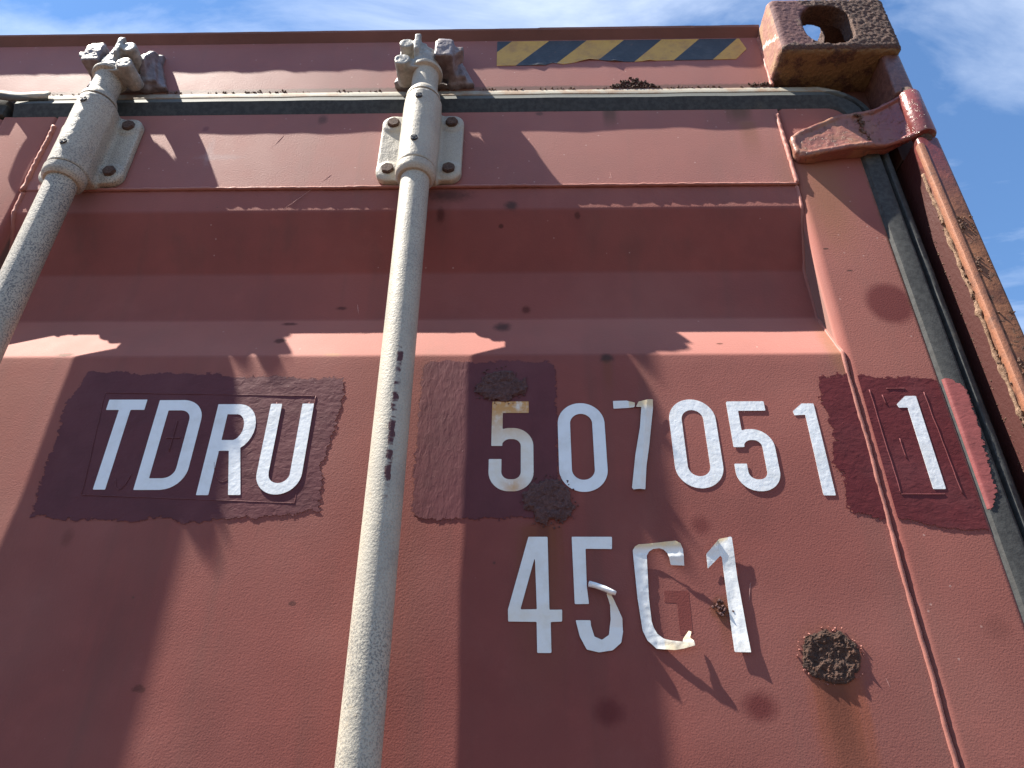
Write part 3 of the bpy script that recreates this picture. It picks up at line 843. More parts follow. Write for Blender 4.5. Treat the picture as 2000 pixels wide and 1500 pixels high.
# ------------------------------------------------------------------ touch-up paint
EDGE = .009
def ragged(base, amp, fine, seed, sx=1.0, sz=1.0):
    def f(x, z):
        return base(x, z) + amp*vnoise(x*sx, z*sz, 28, seed, 3) + fine*(vnoise(x*sx, z*sz, 130, seed+3, 4) + .8*vnoise(x*sx, z*sz, 420, seed+5, 2))
    return f
pl = sheet("paint_patch", ragged(sd_poly([(-.472, .406), (-.40, .405), (-.30, .400), (-.192, .397), (-.187, .375), (-.199, .300), (-.194, .244), (-.25, .2415), (-.33, .2355), (-.43, .236), (-.476, .240), (-.480, .30), (-.4855, .35)]), .0042, .0015, 3.0, 1, .8),
           (-.50, -.175, .225, .415), .0011, lambda x, z: (x, sheet_y(x, z)-.0006, z), .0005, M_patch, door, 'edge')
pl['label'] = "dark maroon touch-up patch behind the letters"
pc = sheet("paint_patch", ragged(sd_box(-.1115, .033, .2385, .4175, .012), .0022, .0012, 8.0, 1, .5),
           (-.13, .055, .225, .425), .0012, lambda x, z: (x, sheet_y(x, z)-.0006, z), .0005, M_patch2, door, 'edge')
pc['label'] = "brushed maroon touch-up patch behind the first digit"
sheet("paint_patch", ragged(sd_box(.303, .350, .240, .398, .01), .008, .0045, 14.0, 1.3, 1.0),
      (.275, .3365, .228, .412), .0012, lambda x, z: (x, sheet_y(x, z)-.0005, z), .0004, M_patchr, door, 'edge')
pr = sheet("paint_patch", ragged(sd_poly([(.325, .398), (.395, .396), (.4297, .391), (.46, .391), (.46, .226), (.4297, .227), (.39, .228), (.325, .241)]), .0026, .0014, 21.0),
           (.3465, .4262, .220, .405), .0014, lambda x, z: (x, -.0006, z), .0005, M_patchr, door, 'edge')
pr['label'] = "dark red touch-up patch around the check digit"
def gy(n):
    for (a, ya), (b, yb) in zip(gp, gp[1:]):
        if a <= n <= b: return ya + (yb-ya)*(n-a)/(b-a)
    return gp[-1][1]
sheet("paint_patch", ragged(sd_poly([(.42, .391), (.437, .391), (.4495, .375), (.449, .34), (.4465, .30), (.443, .262), (.434, .245), (.42, .245)]), .0028, .0012, 31.0),
      (.4306, .458, .235, .400), .0012, lambda x, z: (x, gy(x-.430)-.0011, z), .0009, M_patchg, gk, 'edge')
# raised outlines of older stickers under the paint
def ridge(pts, r, seed, y):
    bm = bmesh.new()
    for a, b in pts:
        n = max(3, int((Vector(b)-Vector(a)).length/.004))
        bm_tube(bm, [jit((a[0]+(b[0]-a[0])*k/n, y, a[1]+(b[1]-a[1])*k/n), .0005, 60, seed) for k in range(n+1)], r, 6, .4, seed, .7)
    return bm
bm = ridge([((-.4435, .3785), (-.2195, .3738)), ((-.2195, .3738), (-.2222, .2548)), ((-.2222, .2548), (-.431, .2635)), ((-.432, .264), (-.4435, .3785))], .00035, 1, YS-.0009)
kind(bm_out("paint_ridge", bm, M_ridge, pl, (-.33, YS, .32), smooth=True), "stuff")
bm = ridge([((.3545, .378), (.356, .263)), ((.356, .263), (.397, .263)), ((.409, .375), (.4135, .263)), ((.372, .3795), (.391, .3795)), ((.366, .372), (.367, .360)), ((.370, .322), (.371, .300))], .0005, 2, -.0008)
kind(bm_out("paint_ridge", bm, M_ridger, pr, (.385, 0, .32), smooth=True), "stuff")
bm = bmesh.new()                                             # ghosts of older letters
def ghost_ring(cx, cz, rx, rz, a0, a1, y):
    bm_tube(bm, [(cx+rx*math.cos(a), y, cz+rz*math.sin(a)) for a in np.linspace(a0, a1, 26)], .00032, 6, .3, 3, .7)
ghost_ring(-.297, .315, .014, .038, 3.6, 5.3, YS-.0009)
ghost_ring(-.397, .315, .010, .046, 4.0, 5.6, YS-.0009)
for a, b in (((-.259, .300), (-.259, .366)), ((-.225, .300), (-.225, .366)), ((-.35, .325), (-.365, .325)), ((-.358, .345), (-.358, .31))):
    bm_tube(bm, [(a[0]+(b[0]-a[0])*k/9, YS-.0012, a[1]+(b[1]-a[1])*k/9) for k in range(10)], .00045, 6, .3, 4, .7)
ghost_ring(-.242, .300, .017, .028, 3.14, 6.28, YS-.0013)
kind(bm_out("paint_ridge", bm, M_ridge, pl, (-.32, YS, .31), smooth=True), "stuff")

# ------------------------------------------------------------------ the code
W = .0122
VT = .0003
def glyph(name, label, sdf, box, y0=None, lift=None, stain=None, off=.0010, cell=.00085):
    m = .002
    def place(x, z):
        y = (sheet_y(x, z) if y0 is None else y0) - off
        if lift: y -= max(0.0, lift(x, z))
        return (x, y, z)
    o = sheet(name, sdf, (box[0]-m, box[1]+m, box[2]-m, box[3]+m), cell, place, VT, M_vinyl, door, stain)
    o['label'] = label; return o
glyph("letter", "white letter T", U(sd_box(-.4364, -.3962, .3578, .3700), sd_box(-.4228, -.4107, .2691, .3690)), (-.437, -.396, .269, .370))
Dout = sd_poly([(-.3827, .3692), (-.357, .3692)] + [(-.357+.0232*math.sin(a), .346+.0232*math.cos(a)) for a in np.linspace(.1, 1.55, 9)] + [(-.3338+.0, .292)] + [(-.357+.0232*math.cos(a), .2919-.0232*math.sin(a)) for a in np.linspace(.1, 1.5, 9)] + [(-.357, .2686), (-.3827, .2686)])
glyph("letter", "white letter D", lambda x, z: np.abs(Dout(x, z)+W/2)-W/2, (-.383, -.333, .268, .370))
bowl = sd_poly([(-.3197, .3640), (-.296, .3640)] + [(-.2965+.0205*math.sin(a), .3372+.0267*math.cos(a)) for a in np.linspace(.05, math.pi-.05, 15)] + [(-.296, .3106), (-.3197, .3106)])
glyph("letter", "white letter R", U(sd_box(-.3197, -.3077, .2631, .3640), lambda x, z: np.abs(bowl(x, z)+.0119/2)-.0119/2,
      sd_poly([(-.2985, .3150), (-.2883, .2632), (-.2762, .2632), (-.2872, .3160), (-.285, .320)])), (-.320, -.2755, .263, .364))
glyph("letter", "white letter U, rippled over an older letter", U(sd_box(-.2645, -.2529, .285, .3641), sd_box(-.2316, -.2197, .285, .3642),
      AND(sd_ring(-.2645, -.2197, .2634, .33, .0118), lambda x, z: z-.286)), (-.265, -.219, .263, .365), off=.0015)
def five(xl, xr, zt, zb, xtr, zs, zh, w, tb):
    xs_ = xl+w*.93
    ring = sd_ring(xl-.0015, xr, zb, zs+.0200, w, .0205)
    return U(sd_box(xl+.0010, xtr, zt-tb, zt), sd_box(xl+.0006, xs_, zs, zt-.001), SUB(ring, sd_box(xl-.02, xs_-.0002, zh, zs+.04)), AND(ring, lambda x, z: zs-z + 0*x) if False else SUB(ring, sd_box(xl-.02, (xl+xr)/2+.001, zh, zs+.04)),
             AND(ring, sd_box(xs_-.0004, xr, zs-.004, zs+.03)))
def stain5(x, z):
    return (max(0, min(1, (z-.318)/.040))*.95 + max(0, 1-math.hypot(x+.012, z-.271)/.016)*.8, .40 + .3*max(0, min(1, (z-.30)/.05)))
glyph("digit", "white digit 5 stained orange by rust below the upper blister", five(-.0352, .0074, .3663, .2669, .0030, .3155, .3010, .0125, .0133), (-.037, .008, .266, .367), stain=stain5)
glyph("digit", "white digit 0 right of the rust-stained 5", sd_ring(.0324, .0798, .2663, .3642, .0125), (.032, .080, .266, .3645), off=.0009)
s7 = U(sd_poly([(.0901, .3667), (.1044, .3671), (.1122, .3640), (.1116, .3588), (.0899, .3576)]),
       sd_poly([(.1128, .3588), (.1160, .3650), (.1308, .3674), (.1301, .3571), (.1225, .3152), (.1177, .2928), (.1145, .2685), (.1031, .2685), (.1019, .2702), (.108, .3052), (.1151, .3359), (.1184, .3590)]))
def lift7(x, z):
    if x < .1122 and z > .355: return max(0, (x-.106)/.006)*.0012
    c = .1088 + (z-.2685)*.165; w_ = .0062
    return .0016*max(0, 1-abs(x-c)/w_) + .0006 + .0012*max(0, (z-.345)/.02)
glyph("digit", "white digit 7 with its stem folded and torn from the bar", s7, (.089, .132, .268, .368), lift=lift7, stain=lambda x, z: (0, .25 + .9*max(0, min(1, (z-.355)/.008))*(x > .106)))
glyph("digit", "white digit 0 between the folded 7 and the 5", sd_ring(.1457, .1926, .2699, .3684, .0125), (.145, .193, .269, .369), off=.0005)
glyph("digit", "white digit 5 at the right of the upper row", five(.2052, .2464, .3658, .2667, .2443, .3135, .2955, .0122, .0110), (.203, .247, .266, .3665), lift=lambda x, z: .0002, off=.0006)
glyph("digit", "white digit 1 left of the vertical weld", sd_poly([(.2721, .3542), (.2825, .3630), (.2946, .3630), (.2949, .2625), (.2833, .2625), (.2836, .3499), (.2726, .3492)]), (.2715, .2955, .262, .3635), off=.0005)
glyph("digit", "white check digit 1 on the dark red patch", sd_poly([(.3779, .3610), (.3886, .3703), (.3997, .3705), (.3994, .2681), (.3875, .2681), (.3877, .3569), (.3789, .3567)]), (.377, .4005, .2675, .371), y0=0.0)
glyph("digit", "white digit 4 in the lower row", SUB(sd_poly([(.002, .2215), (.0198, .2215), (.0202, .155), (.0314, .1551), (.0311, .1449), (.0211, .1445), (.0212, .1187), (.009, .1187), (.0088, .1446), (-.0161, .1448), (-.0164, .155)]),
      sd_poly([(.0079, .2026), (-.0054, .1552), (.0091, .1554)])), (-.017, .032, .118, .222), stain=lambda x, z: (0, .18+.25*max(0, 1-abs(z-.15)/.012)))
s5 = U(sd_poly([(.0422, .2216), (.0796, .2216), (.0788, .2100), (.0545, .2102), (.0541, .176), (.0553, .1601), (.0427, .16)]),
       sd_poly([(.0429, .146), (.0559, .146), (.0561, .1414), (.0586, .1323), (.065, .1296), (.0712, .1337), (.0734, .1466), (.0735, .1585), (.0707, .1686), (.0745, .1680), (.0781, .160), (.0835, .1473), (.0835, .1363), (.0814, .1273), (.0737, .121), (.0618, .1193), (.0515, .1216), (.046, .1323)]))
def lift5(x, z):
    if z > .158 and x < .06 or z > .19: return 0
    return .0006 + .0050*max(0, min(1, (z-.140)/.028))*max(0, (x-.066)/.01)**.5 if x > .066 else .0004
glyph("digit", "white digit 5 in the lower row with its middle curled off", s5, (.042, .084, .119, .222), lift=lift5, stain=lambda x, z: (0, .15+.8*max(0, min(1, (z-.150)/.02))*(x > .068)*(z < .175)))
# the rolled strip that has come away from that 5
bm = bmesh.new()
bm_tube(bm, [(.0562, YS-.0040, .1772), (.062, YS-.0060, .1752), (.069, YS-.0078, .1719), (.0752, YS-.0085, .1690), (.0785, YS-.0075, .1680)], lambda t: .0030-.0008*t, 8, .25, 3)
o = bm_out("curled_strip", bm, M_vinyl, door, (.067, YS-.004, .173), smooth=True)
# the peeling G
sC = sd_poly([(.0976, .2085), (.1000, .2119), (.1030, .2136), (.1365, .2160), (.1408, .2135), (.1428, .2085), (.1428, .194), (.1309, .1946), (.1300, .2005), (.1285, .2056), (.1255, .2086), (.1217, .2099), (.1160, .2094), (.1125, .2074), (.1100, .2035), (.1085, .1653), (.1090, .1450), (.1104, .1395), (.1130, .1345), (.1179, .1306), (.1240, .1289), (.1334, .1277), (.1345, .1305), (.1400, .1372), (.1423, .1364), (.1400, .1310), (.1427, .1285), (.1434, .1244), (.1345, .1222), (.1261, .1210), (.1112, .1224), (.1039, .1293), (.1005, .1376), (.0984, .1652)])
def liftC(x, z):
    r = .0008
    r += .0038*max(0, min(1, (x-.108)/.032))**1.2*max(0, min(1, (z-.190)/.012))
    r += .0022*max(0, min(1, (z-.206)/.010))
    r += .0042*max(0, min(1, (x-.112)/.030))**1.1*max(0, min(1, (.140-z)/.012))
    return r + .0004*mn.noise(Vector((x*180, z*180, 2)))
glyph("letter", "white letter G with its top and foot peeling away and its spur missing", sC, (.097, .144, .1205, .2165), lift=liftC, stain=lambda x, z: (0, .12+.95*max(0, min(1, (z-.2085)/.004)) + .7*max(0, min(1, (.132-z)/.006))*(x > .118) + .8*(x > .1345)*(z > .1290)*(z < .139)))
s1 = sd_poly([(.1642, .2049), (.1777, .2190), (.1840, .2200), (.1878, .2209), (.1893, .2205), (.1893, .2071), (.1891, .1831), (.1899, .1500), (.1906, .1195), (.1770, .1198), (.1774, .1400), (.1776, .1654), (.1780, .2014), (.1769, .2035), (.1700, .1972), (.1639, .1917)])
def lift1(x, z):
    r = .0005 + .0014*max(0, min(1, (z-.19)/.02)) + .0008*max(0, min(1, (.135-z)/.015)) + .0006*max(0, (x-.180)/.008)
    if x < .176: r += .0018*max(0, (z-.203)/.016)
    return r + .00025*mn.noise(Vector((x*160, z*70, 8)))
glyph("digit", "white digit 1 lifting and creased at the end of the lower row", s1, (.1635, .191, .119, .2215), lift=lift1, stain=lambda x, z: (0, .10+.9*max(0, min(1, ((z-.2105)-(x-.173)*.5)/.004))*(x < .186)))
# unfaded paint where the spur of the G used to be
M_gh = paint_mat("unfaded_paint", [], a=(0.15, .032, .028), b=(0.13, .027, .024), specks=False, sheen=.15)
sheet("paint_patch", sd_poly([(.1228, .1721), (.1446, .1721), (.1440, .1351), (.1327, .1338), (.1332, .1613), (.1224, .1619)]), (.121, .146, .132, .174), .0015, lambda x, z: (x, sheet_y(x, z)-.00012, z), .0001, M_gh, door)

# old scratches down to the primer
M_scr = paint_mat("scratch_primer", [], a=(.42, .25, .22), b=(.34, .19, .17), specks=False)
bm = bmesh.new()
random.seed(77)
scr = [((.2003, .1795), (.1965, .1625)), ((-.3215, .776), (-.334, .751)), ((-.2575, .688), (-.300, .640)), ((-.2465, .703), (-.2565, .689)), ((-.083, .768), (-.077, .757)), ((.108, .700), (.110, .688)), ((-.13+.35, .585), (.215, .570)),
       ((-.33, .13), (-.327, .10)), ((.22, .36), (.223, .352)), ((.30, .10), (.302, .092)), ((-.40, .155), (-.398, .12)), ((-.20, .52), (-.197, .506))]
for a, b in scr:
    n = 7; y0 = 0 if a[1] > .677 else (YS if a[1] < .425 or a[1] > .639 else .036 if .497 < a[1] < .567 else None)
    if y0 is None: continue
    bm_tube(bm, [jit((a[0]+(b[0]-a[0])*k/n, y0+.0001, a[1]+(b[1]-a[1])*k/n), .0006, 50, 3) for k in range(n+1)], lambda t: .00008+.00022*math.sin(t*3.0+.1), 6, .3, 2, .8)
ob = bm_out("scratch", bm, M_scr, door, (0, 0, .3), smooth=True); kind(ob, 'stuff')

# ------------------------------------------------------------------ locking bars
YA, RT = -.031, .0174
def hexbolt(bm, x, y, z, r, h, rot):
    g = bmesh.ops.create_cone(bm, cap_ends=True, segments=6, radius1=r, radius2=r*.96, depth=h, matrix=Matrix.Translation((x, y-h/2, z)) @ Matrix.Rotation(math.pi/2, 4, 'X') @ Matrix.Rotation(rot, 4, 'Z'))
    es = [e for e in {e for v in g['verts'] for e in v.link_edges}]
    bmesh.ops.bevel(bm, geom=es, offset=r*.10, segments=2, affect='EDGES')
def locking_bar(X0, s, label, tilt):
    Zp = .86
    def tx(z): return X0 + tilt*(z-.06)
    pv, pf = lathe([(RT, z) for z in np.linspace(-1.78, .665, 60)], 0, YA, 40)
    pv = [(p[0]+tx(p[2]), p[1], p[2]) for p in pv]
    bar = mk("locking_bar", pv, pf, M_tube, root, (X0, YA, -1.7)); bar['label'] = label
    bar.data.set_sharp_from_angle(angle=RAD(60))
    XT = tx(.74)
    # collar below the sleeve
    cv, cf = lathe([(RT+.0002, .656), (RT+.0030, .6565), (RT+.0060, .6600), (RT+.0068, .6640), (RT+.0070, .6715), (RT+.0058, .6722), (RT+.0052, .6735)], XT, YA)
    o = mk("collar", cv, cf, M_galv, bar, (XT, YA, .665)); o.data.set_sharp_from_angle(angle=RAD(30))
    # bracket: half-round sleeve on a flanged plate
    xo = XT - .0015
    out = []
    for sx, sz in ((1, 1), (1, -1), (-1, -1), (-1, 1)):
        cx, cz = sx*.0385, .7405+sz*.0450
        a0 = {(1, 1): 90, (1, -1): 0, (-1, -1): -90, (-1, 1): 180}[(sx, sz)]
        for k in range(7):
            a = RAD(a0-15*k); out.append((xo+cx+.0155*math.cos(a), cz+.0155*math.sin(a)))
    for sz in (1, -1):                                     # waisted between the ears, above and below
        pass
    lp = Lumps(.007)
    lp.add(l_ext(out, 1, -.0088, .0006, .0018))
    lp.add(l_cyl((XT, YA, .6745), (XT, YA, .7985), .0232, .0015))
    lp.add(l_box(XT-.0226, XT+.0226, YA, -.002, .6745, .7985, .002))
    for sz in (.6975, .7835):
        for sx in (-1, 1): lp.add(l_cyl((xo+sx*.0385, -.004, sz), (xo+sx*.0385, -.0098, sz), .0120, .001))
    forge("bracket", lp, (XT-.058, XT+.058, -.058, .004, .672, .808), .0014, M_galv, bar, (XT, 0, .74), .00025, 90, X0)
    # turned neck above, with groove and flared end
    nv, nf = lathe([(.0226, .7975), (.0226, .7995), (.0200, .8000), (.0200, .8022), (.0224, .8026), (.0223, .8070), (.0205, .8115), (.0180, .8165), (.0176, .8190), (.0174, .8500), (.0178, .8525), (.0218, .8548), (.0224, .8560), (.0224, .8595), (.0214, .8610), (.0190, .8612)], XT, YA)
    o = mk("neck", nv, nf, M_galv, bar, (XT, YA, .83)); o.data.set_sharp_from_angle(angle=RAD(30))
    bolts = [(xo+sx*.0385, .7835 if sz > 0 else .6975) for sx in (-1, 1) for sz in (1, -1)]
    for k, (bx, bz) in enumerate(bolts):
        bm = bmesh.new(); hexbolt(bm, bx, -.0092, bz, .0088, .0062, k*.37+X0)
        bm_out("bolt", bm, M_bolt, bar, (bx, -.009, bz), angle=30)
    for sz in (.783, .704):
        bm = bmesh.new(); yq = YA-.0226
        g = bm_cyl(bm, (XT-.001, yq+.0005, sz), (0, -1, 0), .0046, .0042, .0030, 20)
        for k in range(2):
            a = k*math.pi/2+.6
            m4 = Matrix.Translation((XT-.001, yq-.0024, sz)) @ Matrix.Rotation(a, 4, 'Y')
            q = bmesh.ops.create_cube(bm, size=1, matrix=m4 @ Matrix.Diagonal((.0084, .0008, .0012, 1)))
        bm_out("screw", bm, M_screw, bar, (XT, yq, sz), angle=30)
    # cam at the head of the bar: hub, two rounded lobes away from the keeper lug, an upright fin
    lp = Lumps(.005)
    lp.add(l_cyl((XT, YA, .858), (XT, YA, .884), .0175, .003))
    lp.add(l_cyl((XT, YA, .880), (XT, YA, .899), .0140, .004))
    fx = XT - s*.0115
    fin = [(-.020, .870), (-.046, .870), (-.0555, .882), (-.056, .908), (-.052, .917), (-.044, .912), (-.034, .897), (-.024, .890)]
    lp.add(l_ext(fin, 0, fx-.0036, fx+.0036, .0016))
    lp.add(l_ext([(fx, .866), (fx+s*.022, .866), (fx+s*.013, .882), (fx+s*.004, .904), (fx, .907)], 1, -.046, -.026, .002))
    for (dx, z, r) in ((-.026, .8935, .0095), (-.029, .8590, .0105)):
        lp.add(l_cyl((XT+s*dx, -.016, z), (XT+s*dx, -.054, z), r, .0015))
        lp.add(l_box(*sorted((XT, XT+s*dx)), -.048, -.022, z-r*.8, z+r*.8, .002))
    forge("cam", lp, (XT-.046, XT+.046, -.062, -.008, .842, .924), .0011, M_cam, bar, (XT, YA, .86), .0006, 120, X0+3)
    return bar, XT
def keeper(XT, s, label):
    lp = Lumps(.006)
    lp.add(l_box(XT-.040, XT+.040, -.006, .002, .8675, .945, .002))
    for q in (-1, 1):
        lp.add(l_ext([(.0, .8665), (-.0075, .8665), (-.016, .874), (-.026, .884), (-.034, .893), (-.034, .903), (-.022, .930), (0, .944)], 0, XT+q*.0345-.0042, XT+q*.0345+.0042, .0015))
    # sloping gusset to the right of the bar, small foot on the left
    lp.add(l_ext([(XT+.030, .936), (XT+.044, .918), (XT+.064, .868), (XT+.030, .867)], 1, -.0085, .001, .002))
    lp.add(l_ext([(XT+.030, .926), (XT+.040, .912), (XT+.053, .872), (XT+.030, .870)], 1, -.0170, .001, .003))
    lp.add(l_ext([(XT-.030, .905), (XT-.040, .895), (XT-.048, .868), (XT-.030, .867)], 1, -.0120, .001, .003))
    # hook lug standing forward on the side away from the cam lobes
    lp.add(l_box(XT+s*.0245-.0125, XT+s*.0245+.0125, -.050, -.012, .8715, .905, .0025))
    lp.add(l_box(XT+s*.0245-.0100, XT+s*.0245+.0100, -.048, .001, .888, .9125, .003))
    lp.add(l_ext([(XT+s*.032, .878), (XT+s*.049, .892), (XT+s*.050, .900), (XT+s*.032, .899)], 1, -.043, -.024, .0015))
    o = forge("cam_keeper", lp, (XT-.056, XT+.072, -.062, .004, .860, .950), .0013, M_keep, root, (XT, 0, .87), .0006, 130, XT)
    o['label'] = label; return o
b1, xt1 = locking_bar(-.1285, 1, "grey locking bar in the middle of the picture, its coating scratched to red", -.0070)
b2, xt2 = locking_bar(-.565, -1, "speckled grey locking bar leaning into the left edge of the picture", 0.0)
keeper(xt1, 1, "dull grey cam keeper on the header above the middle bar")
keeper(xt2, -1, "dull grey cam keeper on the header above the left bar")

# ------------------------------------------------------------------ corner casting
def oval(cx, cy, hx, hy, r, n=8):
    out = []
    for k, (sx, sy) in enumerate(((1, 1), (-1, 1), (-1, -1), (1, -1))):
        for i in range(n+1):
            a = math.pi/2*(k + i/n); out.append((cx+sx*(hx-r)+r*math.cos(a), cy+sy*(hy-r)+r*math.sin(a)))
    return out
lp = Lumps(.004)
lp.add(l_box(.342, XR, YF, .127, .8735, ZT, .010))
lp.cut(l_box(.366, .480, -.024, .105, .886, .966, .004))
lp.cut(l_ext(oval(.4140, .9285, .0335, .0425, .029), 1, -.2, .02, 0))
lp.cut(l_ext(oval(.405, .0420, .0310, .0640, .028), 2, .94, 1.1, 0))
lp.cut(l_ext(oval(.04, .928, .036, .024, .022), 0, .46, .6, 0))
def cast_amp(p):
    if p.x < .3445: return .35
    if p.y > .135: return .3
    return .45 if (p.x < .388 + .02*mn.noise(p*60) and p.y < -.03) else 1.0
cst = forge("corner_casting", lp, (.336, XR+.006, YF-.006, .133, .868, ZT+.006), .0014, M_casting, root, (.423, .04, .8735), .0010, 230, 2, cast_amp, 4)
cst['label'] = "heavily rusted corner casting with an oval opening at the top right"
path = [jit((.3425, .0005, z), .0015, 60, 3) for z in np.arange(.866, .975, .003)]
bead("weld_bead", path, .0032, M_bead, .5, 12, head)

# ------------------------------------------------------------------ corner post and hinge
M_jamb = paint_mat('jamb_dark', [], a=(.035, .014, .012), b=(.022, .012, .011), specks=False, sheen=.1)  # near-black tone for the jamb behind the gasket and hinge
M_slag = rust_mat('weld_slag', (0.13, .068, .038), (0.30, .19, .125), (0.10, .045, .022), .6)
bm = bmesh.new()
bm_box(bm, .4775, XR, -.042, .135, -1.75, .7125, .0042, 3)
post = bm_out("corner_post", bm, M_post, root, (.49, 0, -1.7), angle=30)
bm = bmesh.new(); bm_box(bm, .4752, .483, -.0428, -.0345, -1.75, .700, .0018, 2)
M_edge = rust_mat("edge_bar_rust", (0.17, .062, .030), (0.24, .090, .044), (0.075, .032, .02), .6, .7)
for n_ in M_edge.node_tree.nodes:
    if n_.type == 'BUMP': n_.inputs['Distance'].default_value = .0007
bm_out("edge_bar", bm, M_edge, post, (.479, -.04, -1.7), angle=30)
post['label'] = "rust-streaked corner post to the right of the gasket"
bm = bmesh.new()
bm_box(bm, .4775, XR-.001, -.040, .135, .7975, .880, .0055, 3)
bm_out("hinge_lug", bm, M_post, post, (.49, 0, .83), angle=30)
bm = bmesh.new(); bm_box(bm, .4275, .4774, .016, .13, -1.75, .8730); bm_box(bm, .4775, XR-.0008, -.004, .13, .7126, .7974)
bm_out("door_jamb", bm, M_jamb, post, (.45, .05, -1.7))
path = [jit((.4772, -.0285, z), .0026, 23, 6) for z in np.arange(.66, -.5, -.0035)]
bead("weld_bead", path, lambda t: .0008+.0030*max(0, .5+.75*mn.fractal(Vector((t*60, 3, 1)), .8, 2, 3)), M_slag, .5, 17, post)
random.seed(21)
pts = []
for k in range(240):
    z = random.uniform(.05, .62); q = mn.noise(Vector((z*22, 4, 4)))
    if q > -.05: pts.append((.4768+random.gauss(0, .001), -.029+random.gauss(0, .002), z, random.uniform(.0007, .0021)))
for k in range(420):
    z = random.uniform(.25, .58); q = mn.noise(Vector((z*18, 9, 1)))
    if q > 0: pts.append((min(.5015, .484+abs(random.gauss(0, .004))+(random.random() < .25)*.012), -.0422, z, random.uniform(.0006, .0019)))
for k in range(110):
    pts.append((.4775, -.0035+random.gauss(0, .0018), random.uniform(.25, .60), random.uniform(.0004, .0013)))
ob = crumbs("rust_flake", pts, M_dirt, post, (.48, -.03, .3)); kind(ob, 'stuff')
lp = Lumps(.0035)
blade = l_ext([(.3425, .7210), (.3470, .7130), (.3560, .7110), (.405, .7200), (.4340, .7215), (.4340, .7865), (.412, .7870), (.3530, .7600), (.3440, .7530)], 1, -.026, .0006, .002)
lp.add(lambda x, y, z: np.maximum(blade(x, y, z), (-.0062 - .105*(x-.345) - .085*(.785-z) - y)*.985))
def rimz(pts): return [(x, -.0058-.105*(x-.345)-.085*(.785-z), z) for x, z in pts]
lp.add(l_path(rimz([(.4340, .7840), (.411, .7840), (.3550, .7570), (.3465, .7490), (.3445, .736), (.3460, .7215), (.3560, .7150), (.405, .7225), (.434, .7240)]), .0034))
lp.add(l_ext([(.430, -.0015), (.430, -.0150), (.452, -.0180), (.472, -.0300), (.484, -.0400), (.492, -.0370), (.478, -.0220), (.458, -.0040)], 2, .7225, .7880, .002))
lp.add(l_path([(.431, -.0150, .7850), (.452, -.0180, .7860), (.470, -.0295, .7880), (.484, -.0400, .7900)], .0034))
lp.add(l_path([(.431, -.0190, .7235), (.452, -.0190, .7225), (.470, -.0295, .7210), (.484, -.0400, .7200)], .0038))
hin = forge("hinge", lp, (.336, .500, -.052, .004, .704, .798), .0013, M_hinge, root, (.41, 0, .75), .0008, 70, 2)
hin['label'] = "forged door hinge below the corner casting"
hv, hf = lathe([(.009, .7165), (.0128, .7170), (.0138, .7190), (.0138, .7900), (.0128, .7925), (.009, .7930)], .4915, -.0360, 40)
o = mk("hinge_barrel", hv, hf, M_hinge, hin, (.4915, -.036, .755)); o.data.set_sharp_from_angle(angle=RAD(40))
hv, hf = lathe([(.0095, .705), (.0095, .805)], .4915, -.0330, 24)
mk("hinge_pin", hv, hf, M_bolt, hin, (.4915, -.033, .75))
random.seed(31)
pts = [(.4325+random.gauss(0, .0022), -.0185, random.uniform(.727, .782), random.uniform(.0010, .0030)) for k in range(46)]
ob = crumbs("weld_bead", pts, M_dirt, hin, (.4325, -.012, .755)); kind(ob, 'stuff')

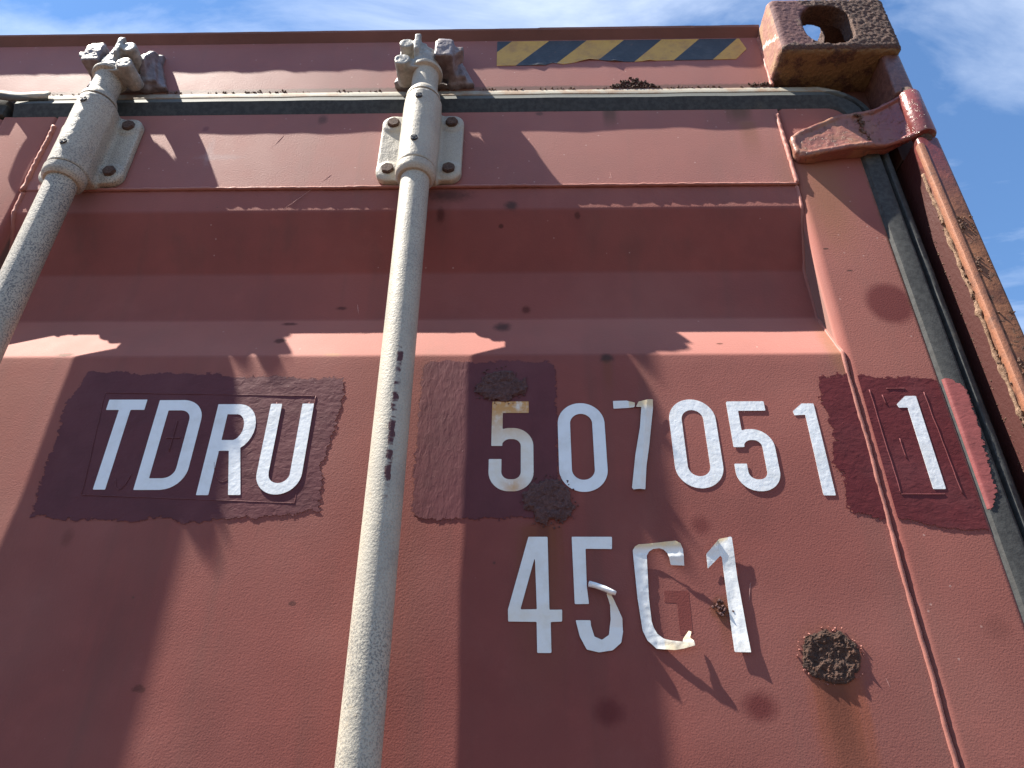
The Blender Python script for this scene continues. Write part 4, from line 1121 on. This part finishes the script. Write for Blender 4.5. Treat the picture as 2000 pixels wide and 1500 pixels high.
# ------------------------------------------------------------------ rest of the container, beyond the frame
d2 = door_sheet("door", -1.79, -.795, 20, M_plain)
d2['label'] = "left-hand door leaf at the edge of the picture"
bm = bmesh.new(); bm_box(bm, -.796, -.7165, .0, .06, -1.745, .8185, .006); bm_out("stile", bm, M_plain, d2, (-.75, 0, -1.7))
bm = bmesh.new(); bm_box(bm, -1.87, -1.789, .0, .06, -1.745, .8185, .006); bm_out("stile", bm, M_plain, d2, (-1.83, 0, -1.7))
bm = bmesh.new(); bm_box(bm, -1.79, -.796, .0005, .05, .677, .8185); bm_out("top_rail", bm, M_plain, d2, (-1.3, 0, .7))
bm = bmesh.new(); bm_box(bm, -1.87, -.7165, -.005, .03, .8188, .8615, .004); bm_out("door_gasket", bm, M_rubber, d2, (-1.3, 0, .82))
bm = bmesh.new(); bm_box(bm, XL, XR, -.045, .10, ZB, -1.752, .005); bm_out("sill", bm, M_plain, root, (-.7, 0, ZB))
bm = bmesh.new(); bm_box(bm, XL, -1.905, -.042, .075, -1.75, .872, .004); bm_out("corner_post", bm, M_plain, root, (-1.92, 0, -1.7))
bm = bmesh.new(); bm_box(bm, XL, XL+.162, YF, .127, .8735, ZT, .008, 3); bm_out("corner_casting", bm, M_casting, root, (-1.85, 0, .8735))
def side(x, sgn):
    pr, y, k = [], .13, 0
    while y < YB-.15:
        pr += [(x-sgn*.004, y), (x-sgn*.004, y+.07), (x-sgn*.038, y+.138), (x-sgn*.038, y+.208)]; y += .276
    V, Fc = [], []
    for p in pr: V += [(p[0], p[1], ZB+.12), (p[0], p[1], ZT-.06)]
    for i in range(len(pr)-1): Fc.append((2*i, 2*i+2, 2*i+3, 2*i+1))
    return mk("side_wall", V, Fc, M_plain, root, (x, 6, ZB+.12), smooth=False)
side(XR, 1); side(XL, -1)
for x0, x1 in ((XR-.06, XR-.001), (XL+.001, XL+.06)):
    bm = bmesh.new(); bm_box(bm, x0, x1, .128, YB, ZT-.07, ZT-.006); bm_out("roof_rail", bm, M_plain, root, (x0, 6, ZT-.06))
    bm = bmesh.new(); bm_box(bm, x0, x1, .101, YB, ZB, ZB+.13); bm_out("floor_rail", bm, M_plain, root, (x0, 6, ZB))
bm = bmesh.new(); bm_box(bm, XL+.061, XR-.061, .121, YB, .968, .982); bm_out("roof", bm, M_plain, root, (-.7, 6, .97))
bm = bmesh.new(); bm_box(bm, XL+.061, XR-.061, .101, YB, ZB+.10, ZB+.13); bm_out("floor", bm, M_plain, root, (-.7, 6, ZB+.1))
bm = bmesh.new(); bm_box(bm, XL, XR, YB+.001, YB+.06, ZB, ZT-.008); bm_out("end_wall", bm, M_plain, root, (-.7, YB, ZB))
